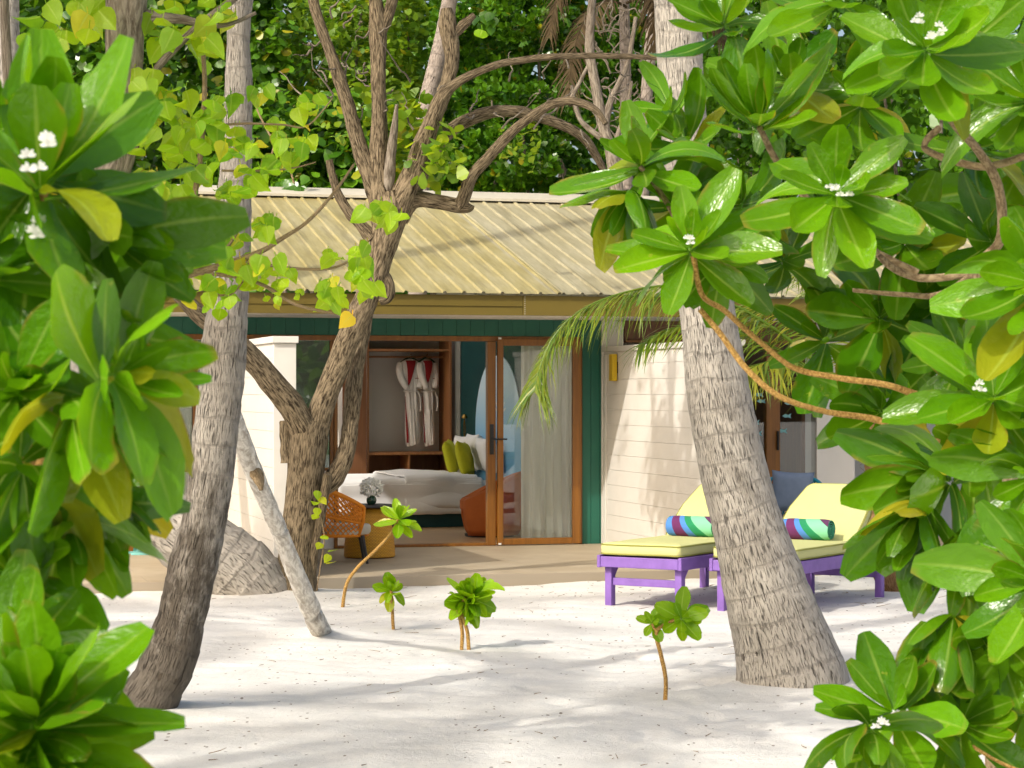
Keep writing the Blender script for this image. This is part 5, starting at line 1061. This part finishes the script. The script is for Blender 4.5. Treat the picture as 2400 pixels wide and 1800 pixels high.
far_bush('round_leaved_shrub', 'dark leafy shrub above the long horizontal limb', 'shrub', 1040, 1500, -80, 240, 34.5, 800, .12, .62, 'leaf_far', GB)
far_bush('round_leaved_shrub', 'dark shrub behind the ridge beside the trunk fork', 'shrub', 760, 1080, 230, 520, 34.0, 420, .12, .62, 'leaf_far', GB)
far_bush('lime_leaved_tree', 'lighter green small leaved tree behind the left limbs of the forked tree', 'tree', 560, 960, -100, 360, 35.0, 420, .13, .7, 'leaf_lime', GB, False)
far_bush('lime_leaved_tree', 'light green tree behind the upright limb and the pale leaning palm', 'tree', 840, 1180, -150, 260, 36.0, 330, .13, .7, 'leaf_lime', GB, False)
far_bush('heart_leaved_shrub', 'dark broad leaved shrub just above the left end of the roof', 'shrub', 500, 860, 230, 540, 33.2, 300, .19, .8, 'leaf_far', GB, False)
far_bush('heart_leaved_shrub', 'shaded leafy shrub behind the heart leaved branches at left', 'shrub', 200, 640, -100, 480, 34.2, 480, .18, .75, 'leaf_far', GB, False)
far_bush('heart_leaved_shrub', 'shaded shrub behind the blurred bush at the left edge', 'shrub', -200, 300, -100, 700, 32.5, 480, .18, .75, 'leaf_far', GB, False)
far_bush('round_leaved_shrub', 'dark shrub beyond the roof behind the thick pale palm', 'shrub', 1480, 1960, -150, 560, 34.5, 620, .13, .62, 'leaf_far', GB)
far_bush('round_leaved_shrub', 'dark shrub behind the tall bush at the right edge', 'shrub', 1900, 2500, -150, 760, 33.5, 620, .14, .62, 'leaf_far', GB)
# small dark leaf clumps resting over the roof at left
random.seed(83); b_ = W(700, 470, 26.5); t = thing('hanging_branch', 'dark leafy twig tips hanging over the left of the ridge', 'branch', b_); m = MB()
for cx, cy, n, s_ in ((690, 465, 46, 34), (610, 480, 28, 22), (1140, 60, 10, 20)):
    for _ in range(n):
        m.tint = (rnd(0, .5), 0, 0); m.leaf(W(cx + random.gauss(0, s_ * .5), cy + random.gauss(0, s_ * .5) - 14, 26.5 + rnd(-.1, .1)) - b_, Vector((rnd(-.5, .5), -.3, -1)), Vector((1, rnd(-.5, .5), rnd(-.3, .3))), Vector((0, -1, 0)), .15, .13, heart, 5, .3)
m.build('foliage', 'leaf_far', t); m = MB()
for pp in ([(690, 440), (680, 400), (640, 330), (600, 250), (560, 120)], [(612, 465), (620, 420), (645, 335)]): m.tube(spline([W(a, b2, 26.5) - b_ for a, b2 in pp], 14), [.012] * 15, 6)
m.build('twig', 'twig', t)
# dead fronds and bare twigs beside the slim palm
random.seed(85); dD = 29.0; b_ = W(1480, 900, dD); b_.z = 0; t = thing('dead_palm', 'withered brown palm fronds hanging beside the slim palm trunk', 'palm', b_)
m = MB(); m.tube([Vector((0, .2, 0)), W(1470, 300, dD) - b_ + Vector((0, .2, 0)), W(1465, -40, dD) - b_ + Vector((0, .2, 0))], [.09, .08, .07], 10, wob=.1); m.build('trunk', 'palm_bg', t)
for k in range(7):
    mr, ml = MB(), MB(); c = W(1468, rnd(-60, 40), dD) - b_; frond(mr, ml, c, Vector((rnd(-.7, .9), rnd(-.8, .1), rnd(.1, .6))), rnd(1.7, 2.4), 3.2, 50, .5, .03, .9, .02, (0, .3), .35); f = ml.build('frond', 'dry', t, smooth=False); mr.build('frond_rib', 'dry', f)
random.seed(87); dB = 24.5; b_ = W(1440, 500, dB); b_.z = 0; t = thing('bare_tree', 'leafless tangle of pale twigs rising beside the thick pale palm', 'tree', b_)
def bl(rows, nm='branch', seg=8): return limb(nm, rows, 'bark_grey', seg, 0, dB, t, b_, .12)
bl([(1470, 1300, 60), (1465, 700, 44), (1440, 400, 30), (1412, 290, 26), (1396, 200, 24), (1382, 120, 22), (1385, 40, 20), (1392, -60, 18)], 'trunk', 12)
bl([(1440, 390, 24), (1420, 310, 20), (1430, 240, 16), (1470, 150, 12), (1490, 40, 9)]); bl([(1418, 330, 16), (1360, 280, 12), (1340, 200, 7)]); bl([(1450, 420, 18), (1445, 330, 14), (1470, 260, 10), (1480, 190, 7)]); bl([(1340, 228, 10), (1360, 190, 9), (1380, 150, 8)])
for _ in range(60):
    x, y = rnd(1390, 1500), rnd(10, 330); r_ = [(x, y, 5)]; vx, vy = rnd(-14, 18), rnd(-22, 12)
    for k in range(4): x += vx + rnd(-9, 9); y += vy + rnd(-9, 9); r_.append((x, y, 4.2 - k))
    bl(r_, 'twig', 5)
# the far wood, too dense to count
random.seed(89); m = MB()
for _ in range(7000):
    px, py = rnd(-500, 2900), rnd(-500, 800); d = rnd(38.5, 43); c = W(px, py, d); m.tint = (rnd(0, .9), 0, 0)
    for j in range(2):
        l = .42 * rnd(.7, 1.3); m.quadleaf(c + Vector((rnd(-.2, .2), rnd(-.2, .2), rnd(-.2, .2))), Vector((rnd(-1, 1), rnd(-.8, .3), rnd(-1, .3))), Vector((rnd(-1, 1), rnd(-.5, .5), rnd(-.4, .4))), l, l * .75, .25)
tag(m.build('far_wood', 'leaf_far', smooth=False), 'dense green wood closing the view beyond the bungalow', 'wood', kind='stuff')
# thicket behind the viewer: what the window panes mirror
random.seed(95); m = MB()
for _ in range(2600):
    c = Vector((rnd(-18, 18), rnd(-14, -9), 0)); c.z = rnd(0, 1) ** 1.3 * (3.2 + 1.2 * nz(c.x * .4, 3, 1)); m.tint = (rnd(0, 1), 0, 0); l = .45 * rnd(.7, 1.3); m.quadleaf(c, Vector((rnd(-1, 1), rnd(-.3, 1), rnd(-.6, .6))), Vector((rnd(-1, 1), rnd(-.5, .5), rnd(-.4, .4))), l, l * .6, .25)
tag(m.build('beach_thicket', 'leaf_far', smooth=False), 'green beach thicket behind the viewer, mirrored in the window panes', 'thicket', kind='stuff')
# litter on the sand
random.seed(91); m = MB()
for _ in range(260):
    py = 1380 + 420 * random.random() ** 2.2 if random.random() < .7 else rnd(1360, 1420); px = rnd(350, 2250); d = gd(py); x = (px - 1200) / F * d; h = sand_h(x, d); a = rnd(0, 3.14); l = rnd(.01, .05) if random.random() < .8 else rnd(.05, .13); v = Vector((math.cos(a), math.sin(a), rnd(-.05, .25))) * l; c = Vector((x, d, h + .004)); m.tube([c, c + v * .5 + Vector((rnd(-.2, .2) * l, 0, 0)), c + v], [.0022, .002, .001], 4)
tag(m.build('twig_litter', 'twig'), 'scattered dry twig bits on the sand', 'litter', kind='stuff')

# ------------------------------------------------------------------ shade trees just outside the view, whose fronds stripe the sand
for k, (x, y, h, r_, sd) in enumerate(((-6.9, 4.6, 7.4, 3.0, 41), (-10.2, 8.6, 8.6, 3.2, 42))):
    t = thing('palm_tree', ('shade palm left of the view with the lowest crown', 'shade palm farthest out to the left of the view', 'shade palm behind the viewer with a tall crown')[k], 'palm', (x, y, 0), 0, 'shade palms outside the view')
    m = MB(); S = spline([(0, 0, -.1, .2), (.2, .1, h * .4, .14), (.5, .3, h, .11)], 40); m.tube([s[:3] for s in S], ringed([Vector(s[:3]) for s in S], [s[3] for s in S]), 16); m.build('trunk', 'palm', t); crown(t, Vector((.5, .3, h)), 16, r_, seed=sd)
